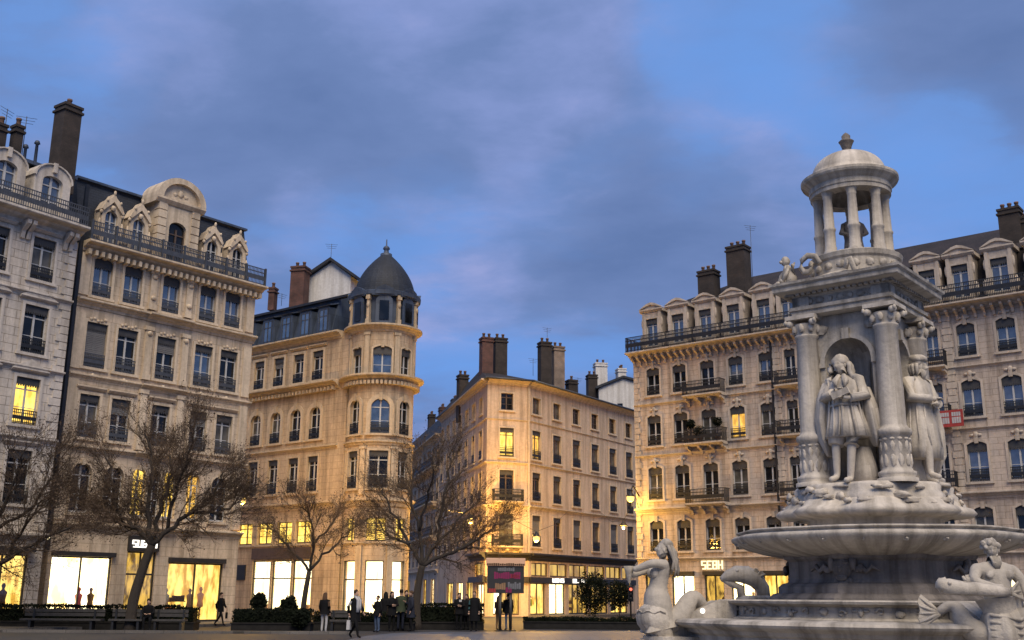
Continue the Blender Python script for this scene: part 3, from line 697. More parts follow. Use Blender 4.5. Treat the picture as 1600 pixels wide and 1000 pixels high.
mb.build('tower_wall', M['b3'], b3)
for i, a in enumerate((-R(50), 0, R(46))):
    class TF: pass
    t = TF(); t.mtx = lambda a=a: Matrix.Translation((T3b.x+(RT3-.08)*math.sin(a-a3), T3b.y-(RT3-.08)*math.cos(a-a3), 0)) @ Matrix.Rotation(a-a3, 4, 'Z')
    shop_window(b3, t, -.6, .6, .3, 3.75, back='shopw', mull=0, transom=2.5, depth=1.0, seed=11+i, door=(i == 1), frame='wood' if i else 'dark', items=[('mannequin', .2, .35, 1., 'tan')] if i == 0 else ())
for k, u in enumerate(sh3): shop_window(b3, F3, *u, back='shopw', mull=0, transom=2.6, depth=1.1, seed=20+k, frame='dark', items=[('bag', (u[0]+u[1])/2, .5, 1.2, 'tan'), ('heap', u[0]+.5, .45, 1., 'pale')])
mb = MB(F3.xf())
for z, o, h in ((16.05, .7, .6), (19.55, .55, .5)): mb.cut(); cornice(mb, -3, E3-.8, z, o, h)
dentils(mb, -3, E3-1, 15.6, .16, .2, .4, .25)
mb.build('cornice', M['b3t'], b3)
mb = MB(); c3 = (T3b.x, T3b.y, 0)
for z, o, h in ((16.05, .7, .6), (19.55, .5, .5)):
    mb.lathe([(RT3-.05, z-h), (RT3+.12*o, z-h), (RT3+.2*o, z-.72*h), (RT3+.45*o, z-.55*h), (RT3+.55*o, z-.38*h), (RT3+.95*o, z-.3*h), (RT3+o, z-.22*h), (RT3+o, z-.04*h), (RT3+.9*o, z), (RT3-.05, z+.02)], c3, 64, smooth=False)
mx = MB(txf); n = 44
for i in range(n):
    a = -2.4*RT3+4.8*RT3*i/n; mx.box(a-.08, a+.08, -.42, .02, 15.34, 15.6)
mb.v_off = len(mb.v); mb.f += [tuple(i+len(mb.v) for i in f) for f in mx.f]; mb.v += mx.v; mb.sm += mx.sm; mb.mi += mx.mi; mb.uv += mx.uv
mb.build('tower_cornice', M['b3t'], b3)
mb = MB(F3.xf())
for z, o, h in ((11.55, .2, .28), (7.75, .32, .5), (4.9, .12, .15)): mb.cut(); cornice(mb, -3, E3-.7, z, o, h)
for z, h in ((11.55, .28), (7.75, .5)): pass
mb.pieces('string_course', M['b3t'], b3)
mb = MB()
for z, o, h in ((11.55, .2, .28), (7.75, .32, .5), (4.9, .12, .15)): mb.cut(); mb.lathe([(RT3-.05, z-h), (RT3+.3*o, z-h), (RT3+.5*o, z-.5*h), (RT3+o, z-.3*h), (RT3+o, z), (RT3-.05, z+.02)], c3, 64, smooth=False)
mb.pieces('tower_string_course', M['b3t'], b3)
mb = MB(txf)
for a in (-R(76), -R(27), R(25), R(72)):
    for z0, z1 in ((8.0, 11.2), (16.1, 19.0)): mb.cut(); mb.box(a*RT3-.17, a*RT3+.17, -.12, .02, z0, z1); mb.box(a*RT3-.23, a*RT3+.23, -.17, .02, z1-.2, z1)
for a in (-R(27), R(24)): mb.cut(); mb.box(a*RT3-.2, a*RT3+.2, -.15, .02, 0, 4.7)
mb.pieces('pilaster', M['b3t'], b3)
mb = MB(F3.xf()); mb.box(1.2, 7.3, -.14, -.003, 3.95, 4.72); mb.build('shop_fascia', M['wood'], b3)
mb = MB(F3.xf()); mb.box(-.75, .55, -.08, -.003, 2.55, 3.6); mb.build('notice_board', M['dark'], b3)
# attic
mb = MB(F3.xf()); mb.extr([(.25, 19.55), (.9, 22.2), (.75, 22.35), (5, 23.2), (6, 22), (6, 19.5)], -3, E3-2.2); mb.build('roof', M['zinc'], b3)
mb = MB(F3.xf()); mb.box(-3, E3-.6, .6, .95, 22.25, 22.42); mb.build('gutter', M['dark'], b3)
for i, u in enumerate((-.9, 1.15, 3.2, 5.25, 7.2)):
    d = MB(F3.xf()); d.slab([(u-.62, 19.7), (u+.62, 19.7), (u+.62, 21.5), (u+.3, 21.75), (u-.3, 21.75), (u-.62, 21.5)], .1, 1.2); d.extr([(.0, 21.62), (.9, 21.9), (.9, 21.98), (-.06, 21.7)], u-.75, u+.75)
    q = d.build('dormer', M['zinc'], b3)
    p = MB(F3.xf()); p.box(u-.42, u+.42, .085, .12, 19.9, 21.4); p.build('pane', M['gblue'], q)
    p = MB(F3.xf())
    for a in (-.45, -.03, .39): p.box(u+a, u+a+.06, .05, .084, 19.85, 21.45)
    p.box(u-.39, u+.39, .055, .08, 21.39, 21.45); p.box(u-.39, u+.39, .055, .08, 20.9, 20.95); p.build('frame', M['giron'], q)
mb = MB(); r0 = RT3+.05
mb.lathe([(r0-.15, 19.55), (r0-.15, 21.55), (r0+.25, 21.65), (r0+.28, 21.9), (r0+.05, 22.0)], c3, 48, smooth=False); mb.build('dome_drum', M['zinc'], b3)
mb = MB(); prof = [(r0+.06, 21.95), (r0-.14, 22.05)]
HT = at_y(601, 386, T3.y).z; H0 = 21.95
for i in range(1, 15):
    t = i/14; prof.append((max(.12, (r0-.16)*(1-t**2.0)), H0+(HT-.35-H0)*t))
mb.lathe(prof, c3, 32, smooth=False); mb.build('dome', M['slate'], b3)
mb = MB(); mb.lathe([(.42, HT-.75), (.42, HT-.55), (.2, HT-.45), (.16, HT-.25), (.26, HT-.15), (.2, HT), (.05, HT+.1), (.04, HT+.55), (0, HT+.6)], c3, 12); mb.build('finial', M['zinc'], b3)
for a in (-R(50), 0, R(46), R(92), -R(98)):
    d = MB(txf); u = a*RT3
    d.slab([(u-.55, 19.65), (u+.55, 19.65), (u+.55, 21.2)]+[(u+.55*math.cos(t), 21.2+.42*math.sin(t)) for t in [PI*j/8 for j in range(1, 8)]]+[(u-.55, 21.2)], -.14, .3)
    d.slab([(u-.8, 21.55), (u+.8, 21.55), (u+.5, 22.05), (u, 22.3), (u-.5, 22.05)], -.34, .3)
    q = d.build('dome_dormer', M['zinc'], b3)
    p = MB(txf); p.box(u-.3, u+.3, -.165, -.13, 19.85, 21.2); p.build('pane', M['glass'], q)
mb = MB(txf)
for a in (-R(72), -R(27), R(25), R(68)):
    mb.cut(); u = a*RT3; mb.box(u-.13, u+.13, -.26, .12, 19.56, 19.9)
    mb.box(u-.09, u+.09, -.2, .12, 19.9, 21.3); mb.box(u-.14, u+.14, -.27, .12, 21.3, 21.6); mb.ball((u, -.2, 20.9), (.12, .1, .2), 8, 6)
mb.pieces('attic_column', M['b3t'], b3)
# rooftop house, red stack
P = at_y(514, 462, 81.)-F3.base
mb = MB(); w = 1.75; zb = P.z-1; ze = at_y(514, 433, 81).z; zp = at_y(514, 409, 81).z
mb.slab([(-w, zb), (w, zb), (w, ze), (.1, zp), (-w, ze+.1)], 0, 5); mb.build('roof_house', M['white'], b3, Matrix.Translation((P.x, P.y, 0)) @ Matrix.Rotation(-.25, 4, 'Z'))
mb = MB(); mb.slab([(-w-.45, ze-.12), (.1, zp+.02), (w+.5, ze-.28), (w+.55, ze-.06), (.1, zp+.28), (-w-.5, ze+.1)], -.35, 5.2); mb.build('roof_house_roof', M['dark'], b3, Matrix.Translation((P.x, P.y, 0)) @ Matrix.Rotation(-.25, 4, 'Z'))
P = at_y(467, 470, 80.5)-F3.base; chimney(b3, P, 1.15, 1.0, P.z-.6, at_y(467, 420, 80.5).z, M['rbrick'], 2, -.25)
P = at_y(426, 470, 82)-F3.base; chimney(b3, P, .5, .6, P.z-.8, at_y(426, 452, 82).z, M['rbrick'], 1, -.25)
P = at_y(517, 405, 83)-F3.base; antenna(b3, (P.x, P.y, P.z-.6), 1.9, .2)
P = at_y(440, 470, 82)-F3.base; antenna(b3, (P.x, P.y, P.z-.4), 1.0, .9)
# street side of the corner house
s3 = Vector((-.2333, .9724, 0)); mb = MB(); pA = T3b+Vector((.9, 2.1, 0)); pB = pA+s3*10
mb.poly([pA, pB, pB+Vector((0, 0, 19.5)), pA+Vector((0, 0, 19.5))]); mb.build('side_wall', M['b3'], b3)

# ================================================================= peach corner block beyond, three fronts under a tiled hip roof
F4c = Facade((762, 592), (826, 597), 19.0); base4 = F4c.A.copy()
F4 = Facade((833, 597), (988, 643), 19.0, base4); F4l = Facade((690, 655), (762, 592), 19.0, base4)
F4.A = F4c.A+F4c.u*(F4c.L+.05)
b4 = thing('corner_building', 'peach plaster corner block with chamfered corner and lit yellow windows, dark shop front below', 'building', base4)
h4, h4c, h4l = [], [], []
u4 = [1.1, 4.35, 7.6, 10.9, 14.2, 17.4, 20.6]
kc = {i: dict(pane='gcurt') for i in (2, 3, 4, 5)}
row(b4, F4, u4, 16.4, 17.8, 1.25, h4, {0: dict(pane='gcurt'), 1: dict(pane='gcurt')}, trim=M['b4t'], railing=False, blind_box=False, band=.12, sash='wood')
row(b4, F4, u4, 12.6, 15.0, 1.35, h4, {0: dict(pane='lito'), **kc}, trim=M['b4t'], band=.12, sash='wood')
row(b4, F4, u4, 9.2, 11.5, 1.3, h4, {4: dict(pane='gcurt')}, trim=M['b4t'], band=.12, sash='wood')
row(b4, F4, u4, 5.5, 8.0, 1.3, h4, {2: dict(blind=.6), 3: dict(pane='gcurt'), 4: dict(blind=.8)}, trim=M['b4t'], band=.12, sash='wood')
uc = [1.72]
row(b4, F4c, uc, 16.5, 17.92, 1.1, h4c, trim=M['b4t'], railing=False, blind_box=False, band=.12, sash='wood')
row(b4, F4c, uc, 12.65, 15.02, 1.25, h4c, {0: dict(pane='lity')}, trim=M['b4t'], band=.12, sash='wood')
row(b4, F4c, uc, 9.05, 11.55, 1.25, h4c, trim=M['b4t'], railing=False, band=.12, sash='wood')
row(b4, F4c, uc, 5.5, 8.05, 1.25, h4c, {0: dict(pane='gcurt', blind=.5)}, trim=M['b4t'], band=.12, sash='wood')
ul = [F4l.L-2.4-3.1*i for i in range(7)]
for z0, z1 in ((16.4, 17.8), (12.6, 15.0), (9.2, 11.5), (5.5, 8.0)):
    row(b4, F4l, ul, z0, z1, 1.2, h4l, trim=M['b4t'], railing=z0 < 16, blind_box=z0 < 16, band=.12, sash='wood')
L4 = 24.
g4 = [(-.1+.4, 2.5, .1, 2.6), (3.1, 5.6, .1, 2.6), (6.2, 9.4, .1, 2.6), (9.9, 12.9, .1, 2.6), (13.4, 16.6, .1, 2.6)]
m4 = [(.4, 2.9, 3.12, 4.2), (3.2, 6.0, 3.12, 4.2), (6.3, 9.2, 3.12, 4.2), (9.5, 12.4, 3.12, 4.2), (12.7, 15.4, 3.12, 4.2), (15.7, 17.6, 3.12, 4.2)]
h4 += g4+m4
gl = [(F4l.L-3.4, F4l.L-.6, .1, 2.5), (F4l.L-7.5, F4l.L-5.0, .1, 2.7), (F4l.L-12, F4l.L-9.3, .1, 2.7), (F4l.L-17, F4l.L-14, .1, 2.7)]; h4l += gl
ml = [(F4l.L-4.0, F4l.L-.6, 3.1, 4.2)]; h4l += ml
h4c += [(.7, 2.9, .1, 2.5)]
mb = MB(F4.xf()); wall(mb, -.02, L4, 0, 19, h4)
m2 = MB(F4c.xf()); wall(m2, 0, F4c.L+.03, 0, 19, h4c)
m3_ = MB(F4l.xf()); wall(m3_, 0, F4l.L, 0, 19, h4l)
for q in (m2, m3_):
    mb.f += [tuple(i+len(mb.v) for i in f) for f in q.f]; mb.v += q.v; mb.sm += q.sm; mb.mi += q.mi; mb.uv += q.uv
mb.build('wall', M['b4'], b4)
for nm, zz in (('string_course', ((15.75, .1, .14), (12.2, .14, .2), (8.75, .22, .3))), ('cornice', ((19.05, .55, .45),))):
    for F, a, b in ((F4, 0, L4), (F4c, -.02, F4c.L+.02), (F4l, 0, F4l.L)):
        mb = MB(F.xf())
        for z, o, h in zz: mb.cut(); cornice(mb, a, b, z, o, h)
        mb.pieces(nm, M['b4t'], b4)
for F, a, b in ((F4, 0, 18.), (F4c, -.02, F4c.L+.02), (F4l, F4l.L-6, F4l.L)):
    mb = MB(F.xf()); cornice(mb, a, b, 4.95, .5, .6); mb.box(a, b, -.2, -.003, 2.62, 3.08); mb.build('shop_fascia', M['dark'], b4)
mb = MB(F4c.xf()); mb.box(F4c.L-.08, F4c.L+.08, -.14, -.02, 5, 18.6); mb.build('drainpipe', M['b4t'], b4)
balcony(b4, F4c, .45, 3.0, 9.0, .75, trim=M['b4t'])
balcony(b4, F4c, .45, 3.0, 5.45, .6, trim=M['b4t'])
for i, q in enumerate(m4): shop_window(b4, F4, *q, back='shopo', mull=1 if i % 2 else 2, depth=2.2, seed=30+i, frame='wood')
for i, q in enumerate(g4):
    shop_window(b4, F4, *q, back=('shopy', 'shopw', 'shopd', 'shopd', 'shopy')[i], mull=(1, 1, 3, 2, 2)[i], depth=1.5, seed=40+i, frame='dark' if i else 'wood', door=(i == 1),
                items={0: [('bag', 1.0, .8, 1.6, 'lime'), ('shelf', 1.6, .9, 1., 'red'), ('shelf', 1.4, 1.9, .9, 'brown')], 4: [('heap', 14.6, .3, 2., 'green'), ('shelf', 15.4, .5, 1., 'tan')], 2: [('shelf', 8, .4, 1.2, 'tan')], 3: [('shelf', 11.2, .4, 1.2, 'red')]}.get(i, ()))
for i, q in enumerate(gl): shop_window(b4, F4l, *q, back=('shopw', 'shopy', 'shopw', 'shopy')[i], mull=1, depth=1.2, seed=50+i, frame='wood', door=(i == 1))
shop_window(b4, F4l, *ml[0], back='shopo', mull=1, depth=2., seed=60, frame='wood')
shop_window(b4, F4c, .7, 2.9, .1, 2.5, back='shopd', mull=1, depth=1., seed=61, frame='wood', door=True)
for a, b, pt in ((3.25, 5.1, 'UBHS'), (6.5, 7.5, 'BL'), (7.9, 8.9, 'HE')):
    glyphs(b4, F4, a, b, 2.68, 3.02, -.201, 'sign', pt)
fr = lambda F, u, y, z: F.mtx() @ Vector((u, y, z))
P0, P1, P2, P3 = fr(F4l, 0, -.62, 19.06), fr(F4c, -.3, -.6, 19.06), fr(F4c, F4c.L+.25, -.6, 19.06), fr(F4, L4, -.62, 19.06)
Q0, Q3 = fr(F4l, 0, 6, 21.3), fr(F4, L4, 6, 21.3); Q1 = fr(F4c, F4c.L/2, 7.5, 21.3)
mb = MB(); mb.poly([P0, P1, Q1, Q0]); mb.poly([P1, P2, Q1]); mb.poly([P2, P3, Q3, Q1]); 
Q0b, Q3b = fr(F4l, 0, 12, 19), fr(F4, L4, 12, 19); Q1b = fr(F4c, F4c.L/2, 15, 19)
mb.poly([Q0, Q1, Q1b, Q0b]); mb.poly([Q1, Q3, Q3b, Q1b]); mb.build('roof', M['tile'], b4)
mb = MB()
for a, b in ((P0, P1), (P1, P2), (P2, P3)): mb.tube([a-Vector((0, 0, .03)), b-Vector((0, 0, .03))], .09, 6)
mb.build('gutter', M['giron'], b4)
for x, w_, y0_, yt, Y, mt, n in ((759, 1.0, 600, 530, 93, 'rbrick', 2), (780.5, 1.1, 600, 531, 94, 'brick', 2), (851, 1.05, 610, 537, 97, 'brick', 2), (871.5, 1.05, 610, 544, 98, 'pbrick', 2), (722, .9, 640, 588, 100, 'brick', 2), (893, .9, 615, 596, 101, 'brick', 1)):
    P = at_y(x, y0_, Y)-base4; chimney(b4, P, w_, .9, P.z-1.2, at_y(x, yt, Y).z, M[mt], n, .35)
for x, y, h, Y in ((855, 512, 2.4, 97.5), (833, 560, 1.6, 95), (903, 590, 1.5, 100)):
    P = at_y(x, y, Y)-base4; antenna(b4, (P.x, P.y, P.z-h), h, .5)

# ---- next house down the side street, and roofs behind
F6 = Facade((690, 655), (762, 592), 19.0); F6.A = F6.A-F6.u*30; F6.base = F6.A.copy()
b6 = thing('townhouse', 'narrow-street house with dark mansard and iron balconies, beyond the peach corner block', 'building', F6.A)
hh = []; u6 = [1.6+3.0*i for i in range(10)]
for z0, z1 in ((14.6, 16.6), (11., 13.2), (7.6, 9.8), (4.6, 6.6)): row(b6, F6, u6, z0, z1, 1.25, hh, trim=M['b4t'], band=.12)
g6 = [(u-1.1, u+1.1, .1, 3.2) for u in (4., 10, 16, 22, 27)]; hh += g6
mb = MB(F6.xf()); wall(mb, 0, 29.9, 0, 17.6, hh); mass(mb, 0, 29.9, 10, 17.6); mb.build('wall', M['b4'], b6)
mb = MB(F6.xf())
for z, o, h in ((17.6, .6, .5), (14.2, .2, .25), (10.6, .2, .25), (4.1, .3, .4)): mb.cut(); cornice(mb, 0, 29.9, z, o, h)
mb.build('cornice', M['b4t'], b6)
for z in (14.4, 10.8, 7.4): balcony(b6, F6, 8, 29, z, .7, trim=M['b4t'])
for i, q in enumerate(g6): shop_window(b6, F6, *q, back='shopy' if i % 2 else 'shopw', depth=1.3, seed=70+i, frame='wood')
mb = MB(F6.xf()); mb.extr([(.3, 17.6), (1.2, 20.4), (5, 21.6), (10, 20), (10, 17.6)], 0, 29.9); mb.build('roof', M['slate'], b6)
for u, w_, zt in ((4, 1.2, 23.6), (12, 1.2, 23.2), (20, 1.2, 22.8), (27, 1.0, 23.)): chimney(b6, fr(F6, u, 3.2, 0), w_, .8, 20, zt, M['brick' if u != 12 else 'rbrick'], 2, F6.ang)

b7 = thing('townhouse', 'plain white rendered house showing only its gable and stacks behind the peach block roof', 'building', at_y(958, 930, 112)*Vector((1, 1, 0)) if False else Vector((at_y(958, 930, 112).x, 112, 0)))
o7 = b7.location.copy(); k7 = lambda x, y: at_y(x, y, 112)-o7
xa, xb = k7(936, 640).x, k7(1000, 640).x; zt = k7(960, 604).z
mb = MB(); mb.slab([(xa, 0), (xb, 0), (xb, zt+.4), (xa+(xb-xa)*.6, zt+.9), (xa, zt-.2)], 0, 9); mb.build('wall', M['white'], b7)
mb = MB(); mb.slab([(xa-.3, zt-.28), (xa+(xb-xa)*.6, zt+.92), (xb+.3, zt+.4), (xb+.3, zt+.62), (xa+(xb-xa)*.6, zt+1.15), (xa-.3, zt-.02)], -.3, 9.2); mb.build('roof', M['slate'], b7)
for x, w_, yt in ((942, 1.3, 566), (975, .9, 575), (926, 1.0, 590)): chimney(b7, (k7(x, 600).x, 3 if x != 926 else 1.2, 0), w_, 1., zt-1.5, k7(x, yt).z+.4, M['white' if x != 926 else 'brick'], 2, .2)
mb = MB(); wq = (xb-xa); mb.box(xa+wq*.45, xa+wq*.58, -.02, .01, zt-3.2, zt-1.8); mb.build('window', M['glass'], b7)

# ================================================================= long rose stone block behind the fountain
F5 = Facade((990, 556), (1238, 518), 19.0)
b5 = thing('apartment_building', 'long rose stone apartment block with pedimented stone dormers and black iron balconies behind the fountain', 'building', F5.A)
h5 = []; u5 = [1.65, 3.85, 6.1, 8.32, 10.62, 12.35, 14.9, 17.1, 19.3, 21.75, 23.8, 26.1, 28.4, 30.6]; L5 = 32.
bl = lambda idx: {i: dict(pane='gblue') for i in idx}
k4 = bl((3, 4, 6, 7, 8, 9, 10, 11, 12)); k4[2] = dict(railing=False); k4[9] = dict(pane='gblue', w=.8, railing=False); k4[5] = dict(w=.8, railing=False)
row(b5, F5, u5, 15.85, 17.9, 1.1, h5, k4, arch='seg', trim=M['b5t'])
k3 = bl((10, 11, 12)); k3[3] = dict(pane='lito'); k3[4] = dict(pane='gcurt'); k3[9] = dict(pane='gblue', w=.8, railing=False); k3[5] = dict(w=.8, railing=False); k3[2] = dict(railing=False, pane='gcurt')
row(b5, F5, u5, 12.15, 14.4, 1.14, h5, k3, arch='seg', trim=M['b5t'])
k2 = bl((10, 11)); k2[9] = dict(w=.8, railing=False); k2[5] = dict(w=.8, railing=False); k2[2] = dict(railing=False)
row(b5, F5, u5, 8.3, 10.66, 1.16, h5, k2, arch='seg', trim=M['b5t'])
row(b5, F5, u5, 4.7, 6.85, 1.1, h5, {5: dict(w=.8), 9: dict(w=.8)}, arch='seg', trim=M['b5t'])
g5 = [(.6, 2.2, .1, 3.05), (2.75, 4.5, .1, 3.05), (5.3, 6.75, .1, 3.05), (7.3, 9.0, .1, 3.05), (9.6, 11.4, .1, 3.05), (13.5, 16., .1, 3.05), (17, 20, .1, 3.05), (22.6, 25.2, .1, 3.05), (26, 29.4, .1, 3.05)]
h5 += g5
mb = MB(F5.xf()); wall(mb, 0, L5, 0, 19.05, h5); mass(mb, 0, L5, 12, 19.05); mb.build('wall', M['b5'], b5)
mb = MB(F5.xf())
for z, o, h in ((15.25, .16, .22), (11.5, .16, .22), (7.72, .34, .42), (4.25, .22, .3)): mb.cut(); cornice(mb, 0, L5, z, o, h)
mb.pieces('string_course', M['b5t'], b5)
mb = MB(F5.xf()); cornice(mb, -.2, L5, 19.1, .95, .5); n = 60
for i in range(n):
    a = .1+(L5-.2)*i/n; mb.extr([(.02, 18.1), (-.1, 18.15), (-.14, 18.4), (-.6, 18.62), (-.62, 18.75), (.02, 18.75)], a-.08, a+.08)
mb.build('cornice', M['b5t'], b5)
mb = MB(F5.xf())
for u in (11.35, 13.2, 20.8, 22.7):
    mb.cut()
    for i in range(34):
        z = 4.3+i*.42
        mb.box(u-(.3 if i % 2 else .22), u+(.3 if i % 2 else .22), -.07, .02, z, z+.38)
mb.cut()
for i in range(34):
    z = 4.3+i*.42; mb.box(-.01, .5 if i % 2 else .36, -.06, .02, z, z+.38)
mb.pieces('quoin', M['b5t'], b5)
mb = MB(F5.xf())
for u in u5:
    for z in (18.25, 14.75, 11.05): mb.cut(); mb.ball((u, -.06, z), (.16, .1, .2), 8, 6, .3, u); mb.ball((u-.22, -.05, z-.02), (.14, .07, .09), 8, 6); mb.ball((u+.22, -.05, z-.02), (.14, .07, .09), 8, 6)
mb.pieces('carved_ornament', M['b5t'], b5)
mb = MB(F5.xf()); rail(mb, -.15, L5, 19.12, 1.1, -.85, .1, .038)
for uu in (-.15,): mb.box(uu-.02, uu+.02, -.85, 1.5, 20.18, 20.22); [mb.box(uu-.015, uu+.015, -.85+.12*k-.015, -.85+.12*k+.015, 19.12, 20.2) for k in range(19)]
mb.build('railing', M['iron'], b5)
for u0_, u1_, z, ww in ((4.45, 7.5, 15.4, .8), (4.45, 7.5, 12.0, .8), (4.45, 7.5, 7.85, .85), (11.45, 13.2, 15.35, .75), (11.45, 13.2, 12.0, .75), (11.45, 13.2, 8.0, .75), (20.95, 22.6, 15.35, .75), (20.95, 22.6, 12.0, .75), (20.95, 22.6, 8.0, .75)):
    balcony(b5, F5, u0_, u1_, z, ww, trim=M['b5t'])
mb = MB(F5.xf()); mb.box(10.98, 11.1, -.14, -.02, 4.3, 19); mb.build('drainpipe', M['iron'], b5)
mb = MB(F5.xf())
mb.extr([(.5, 19.1), (1.2, 22.3), (12, 22.3), (12, 19.1)], .35, L5)
mb.poly([(.3, 1.05, 22.3), (L5, 1.05, 22.3), (L5, 7.2, 25.7), (6.5, 7.2, 25.7)]); mb.poly([(.3, 1.05, 22.3), (6.5, 7.2, 25.7), (.3, 12, 22.3)]); mb.poly([(6.5, 7.2, 25.7), (L5, 7.2, 25.7), (L5, 12, 22.3), (.3, 12, 22.3)])
mb.build('roof', M['tile'], b5)
for i, u in enumerate(u5):
    if i in (5, 9): u += .05
    if i == 5: k = .75
    else: k = .8
    d = MB(F5.xf()); ops = [(u-.5, u+.5, 19.5, 21.62)]
    wall(d, u-k, u+k, 19.1, 22.1, ops, .3); d.poly([(u-k, 0, 19.1), (u-k, 0, 22.1), (u-k, 1.6, 22.1), (u-k, 1.6, 19.1)]); d.poly([(u+k, 0, 19.1), (u+k, 1.6, 19.1), (u+k, 1.6, 22.1), (u+k, 0, 22.1)])
    d.extr([(1.5, 22.1), (-.06, 22.1), (-.2, 22.24), (-.2, 22.34), (1.5, 22.34)], u-k-.17, u+k+.17)
    d.slab([(u-k-.15, 22.341), (u+k+.15, 22.341), (u+.35, 22.66), (u, 22.74), (u-.35, 22.66)], -.08, .8)
    d.band([(u-k, 22.40), (u-.3, 22.58), (u, 22.64), (u+.3, 22.58), (u+k, 22.40)], [(u-k-.2, 22.36), (u-.36, 22.73), (u, 22.82), (u+.36, 22.73), (u+k+.2, 22.36)], -.2, .7)
    for s in (-1, 1):
        d.ball((u+s*(k+.1), .05, 19.9), (.16, .14, .5), 8, 8); d.ball((u+s*(k+.02), .05, 21.3), (.1, .1, .35), 8, 8)
        d.box(u+s*.68-.1, u+s*.68+.1, -.08, .0, 19.2, 22.08)
    q = d.build('dormer', M['b5t'], b5)
    window(q, fm(F5, u, 19.5), 1.0, 2.1, trim=M['b5t'], pane='gblue', railing=False, band=.1, key=i % 3)
for u, x, w_, d_, yt, off in ((6.5, 1107, 1.35, 1.0, 426, 3.), (8.85, 1153, 1.45, 1.1, 388, 3.), (26.9, 1578, 1.25, 1.1, 330, 3.), (28.6, 1597, 1.3, 1.1, 345, 3.2)):
    uu, zt = f_uz(F5, x, yt, off); chimney(b5, fr(F5, uu, off, 0), w_, d_, 22, zt, M['brick'], 3, F5.ang)
uu, zt = f_uz(F5, 1172, 352, 3.4); antenna(b5, fr(F5, uu, 3.4, 23), zt-23, .3)
for i, q in enumerate(g5):
    shop_window(b5, F5, *q, back=('shopd', 'shopw', 'shopd', 'shopw', 'shopy', 'shopy', 'shopy', 'shopw', 'shopy')[i], mull=1, depth=1.5, seed=80+i, frame='dark', door=(i == 2), items=[('mannequin', (q[0]+q[1])/2+.3, .15, 1., 'tan')])
mb = MB(F5.xf()); 
for i, q in enumerate(g5): mb.cut(); mb.box(q[0]-.05, q[1]+.05, -.2, -.003, 3.06, 3.3 if i != 2 else 3.3)
mb.pieces('shop_fascia', M['dark'], b5)
glyphs(b5, F5, 5.1, 6.8, 3.42, 4.0, -.06, 'signy', 'SEBH')
# ================================================================= ground
def flat(name, pts, z, mat):
    mb = MB(); mb.poly([(x, y, z) for x, y in pts]); return structure(mb.build(name, mat))
def ground_mat(name, c, blocks=None, rough=.75, wet=.0):
    m, nt, b = nodes(name); tc = N(nt, 'ShaderNodeTexCoord'); ob = tc.outputs['Object']
    n1 = N(nt, 'ShaderNodeTexNoise', Scale=.35, Detail=8.0, Roughness=.7); L(nt, ob, n1.inputs['Vector'])
    n2 = N(nt, 'ShaderNodeTexNoise', Scale=30., Detail=3.0); L(nt, ob, n2.inputs['Vector'])
    o = mul(nt, ramp(nt, n1.outputs['Fac'], [(.3, tuple(v*.65 for v in c)), (.7, tuple(v*1.2 for v in c))]), ramp(nt, n2.outputs['Fac'], [(.3, g3(.75)), (.7, g3(1.15))]))
    if blocks:
        bt = N(nt, 'ShaderNodeTexBrick'); L(nt, ob, bt.inputs['Vector'])
        bt.inputs['Color1'].default_value = (.92, .92, .92, 1); bt.inputs['Color2'].default_value = (1.06, 1.05, 1.03, 1); bt.inputs['Mortar'].default_value = (.5, .5, .5, 1)
        bt.inputs['Scale'].default_value = 1; bt.inputs['Brick Width'].default_value = blocks[0]; bt.inputs['Row Height'].default_value = blocks[1]; bt.inputs['Mortar Size'].default_value = .012
        o = mul(nt, o, bt.outputs['Color'])
    L(nt, o, b.inputs['Base Color']); L(nt, ramp(nt, n1.outputs['Fac'], [(.3, g3(rough-.1)), (.7, g3(rough+.1))]), b.inputs['Roughness']); b.inputs['Specular IOR Level'].default_value = .12
    return m
M['asphalt'] = ground_mat('asphalt', (.055, .055, .058), rough=.7)
M['paving'] = ground_mat('pale_paving', (.125, .135, .16), (1.2, .6), .6)
M['walk'] = ground_mat('pavement_slabs', (.14, .13, .12), (.8, .5), .7)
flat('ground', [(-900, -60), (900, -60), (900, 1500), (-900, 1500)], -.02, M['asphalt'])
flat('plaza', [(-5.6, -20), (-5.9, 41.5), (-5.7, 45.5), (-5.0, 48.5), (-3.4, 50.5), (6.4, 54.2), (14, 57), (40, 50), (40, -20)], 0, M['paving'])
def strip(name, a, b, w, z0, z1, mat):
    a, b = Vector(a), Vector(b); u = (b-a).normalized(); n = Vector((u.y, -u.x, 0))*w; mb = MB()
    p = [a, b, b+n, a+n]
    mb.poly([(q.x, q.y, z1) for q in p])
    for i in range(4):
        c, d = p[i], p[(i+1) % 4]; mb.poly([(c.x, c.y, z0), (d.x, d.y, z0), (d.x, d.y, z1), (c.x, c.y, z1)])
    return structure(mb.build(name, mat))
strip('pavement', F1.A-F1.u*8, F2.A+F2.u*11.4, 4.0, -.02, .12, M['walk'])
strip('pavement', F3.A-F3.u*3+Vector((0, 0, 0)), F3.A+F3.u*13, 4.2, -.02, .12, M['walk'])
strip('pavement', F4.A, F4.A+F4.u*22, 3., -.02, .12, M['walk'])
strip('pavement', F5.A-F5.u*1, F5.A+F5.u*31, 3.2, -.02, .12, M['walk'])
strip('kerb', (-34, 46.2, 0), (-6.4, 47.6, 0), .35, -.02, .09, M['walk'])

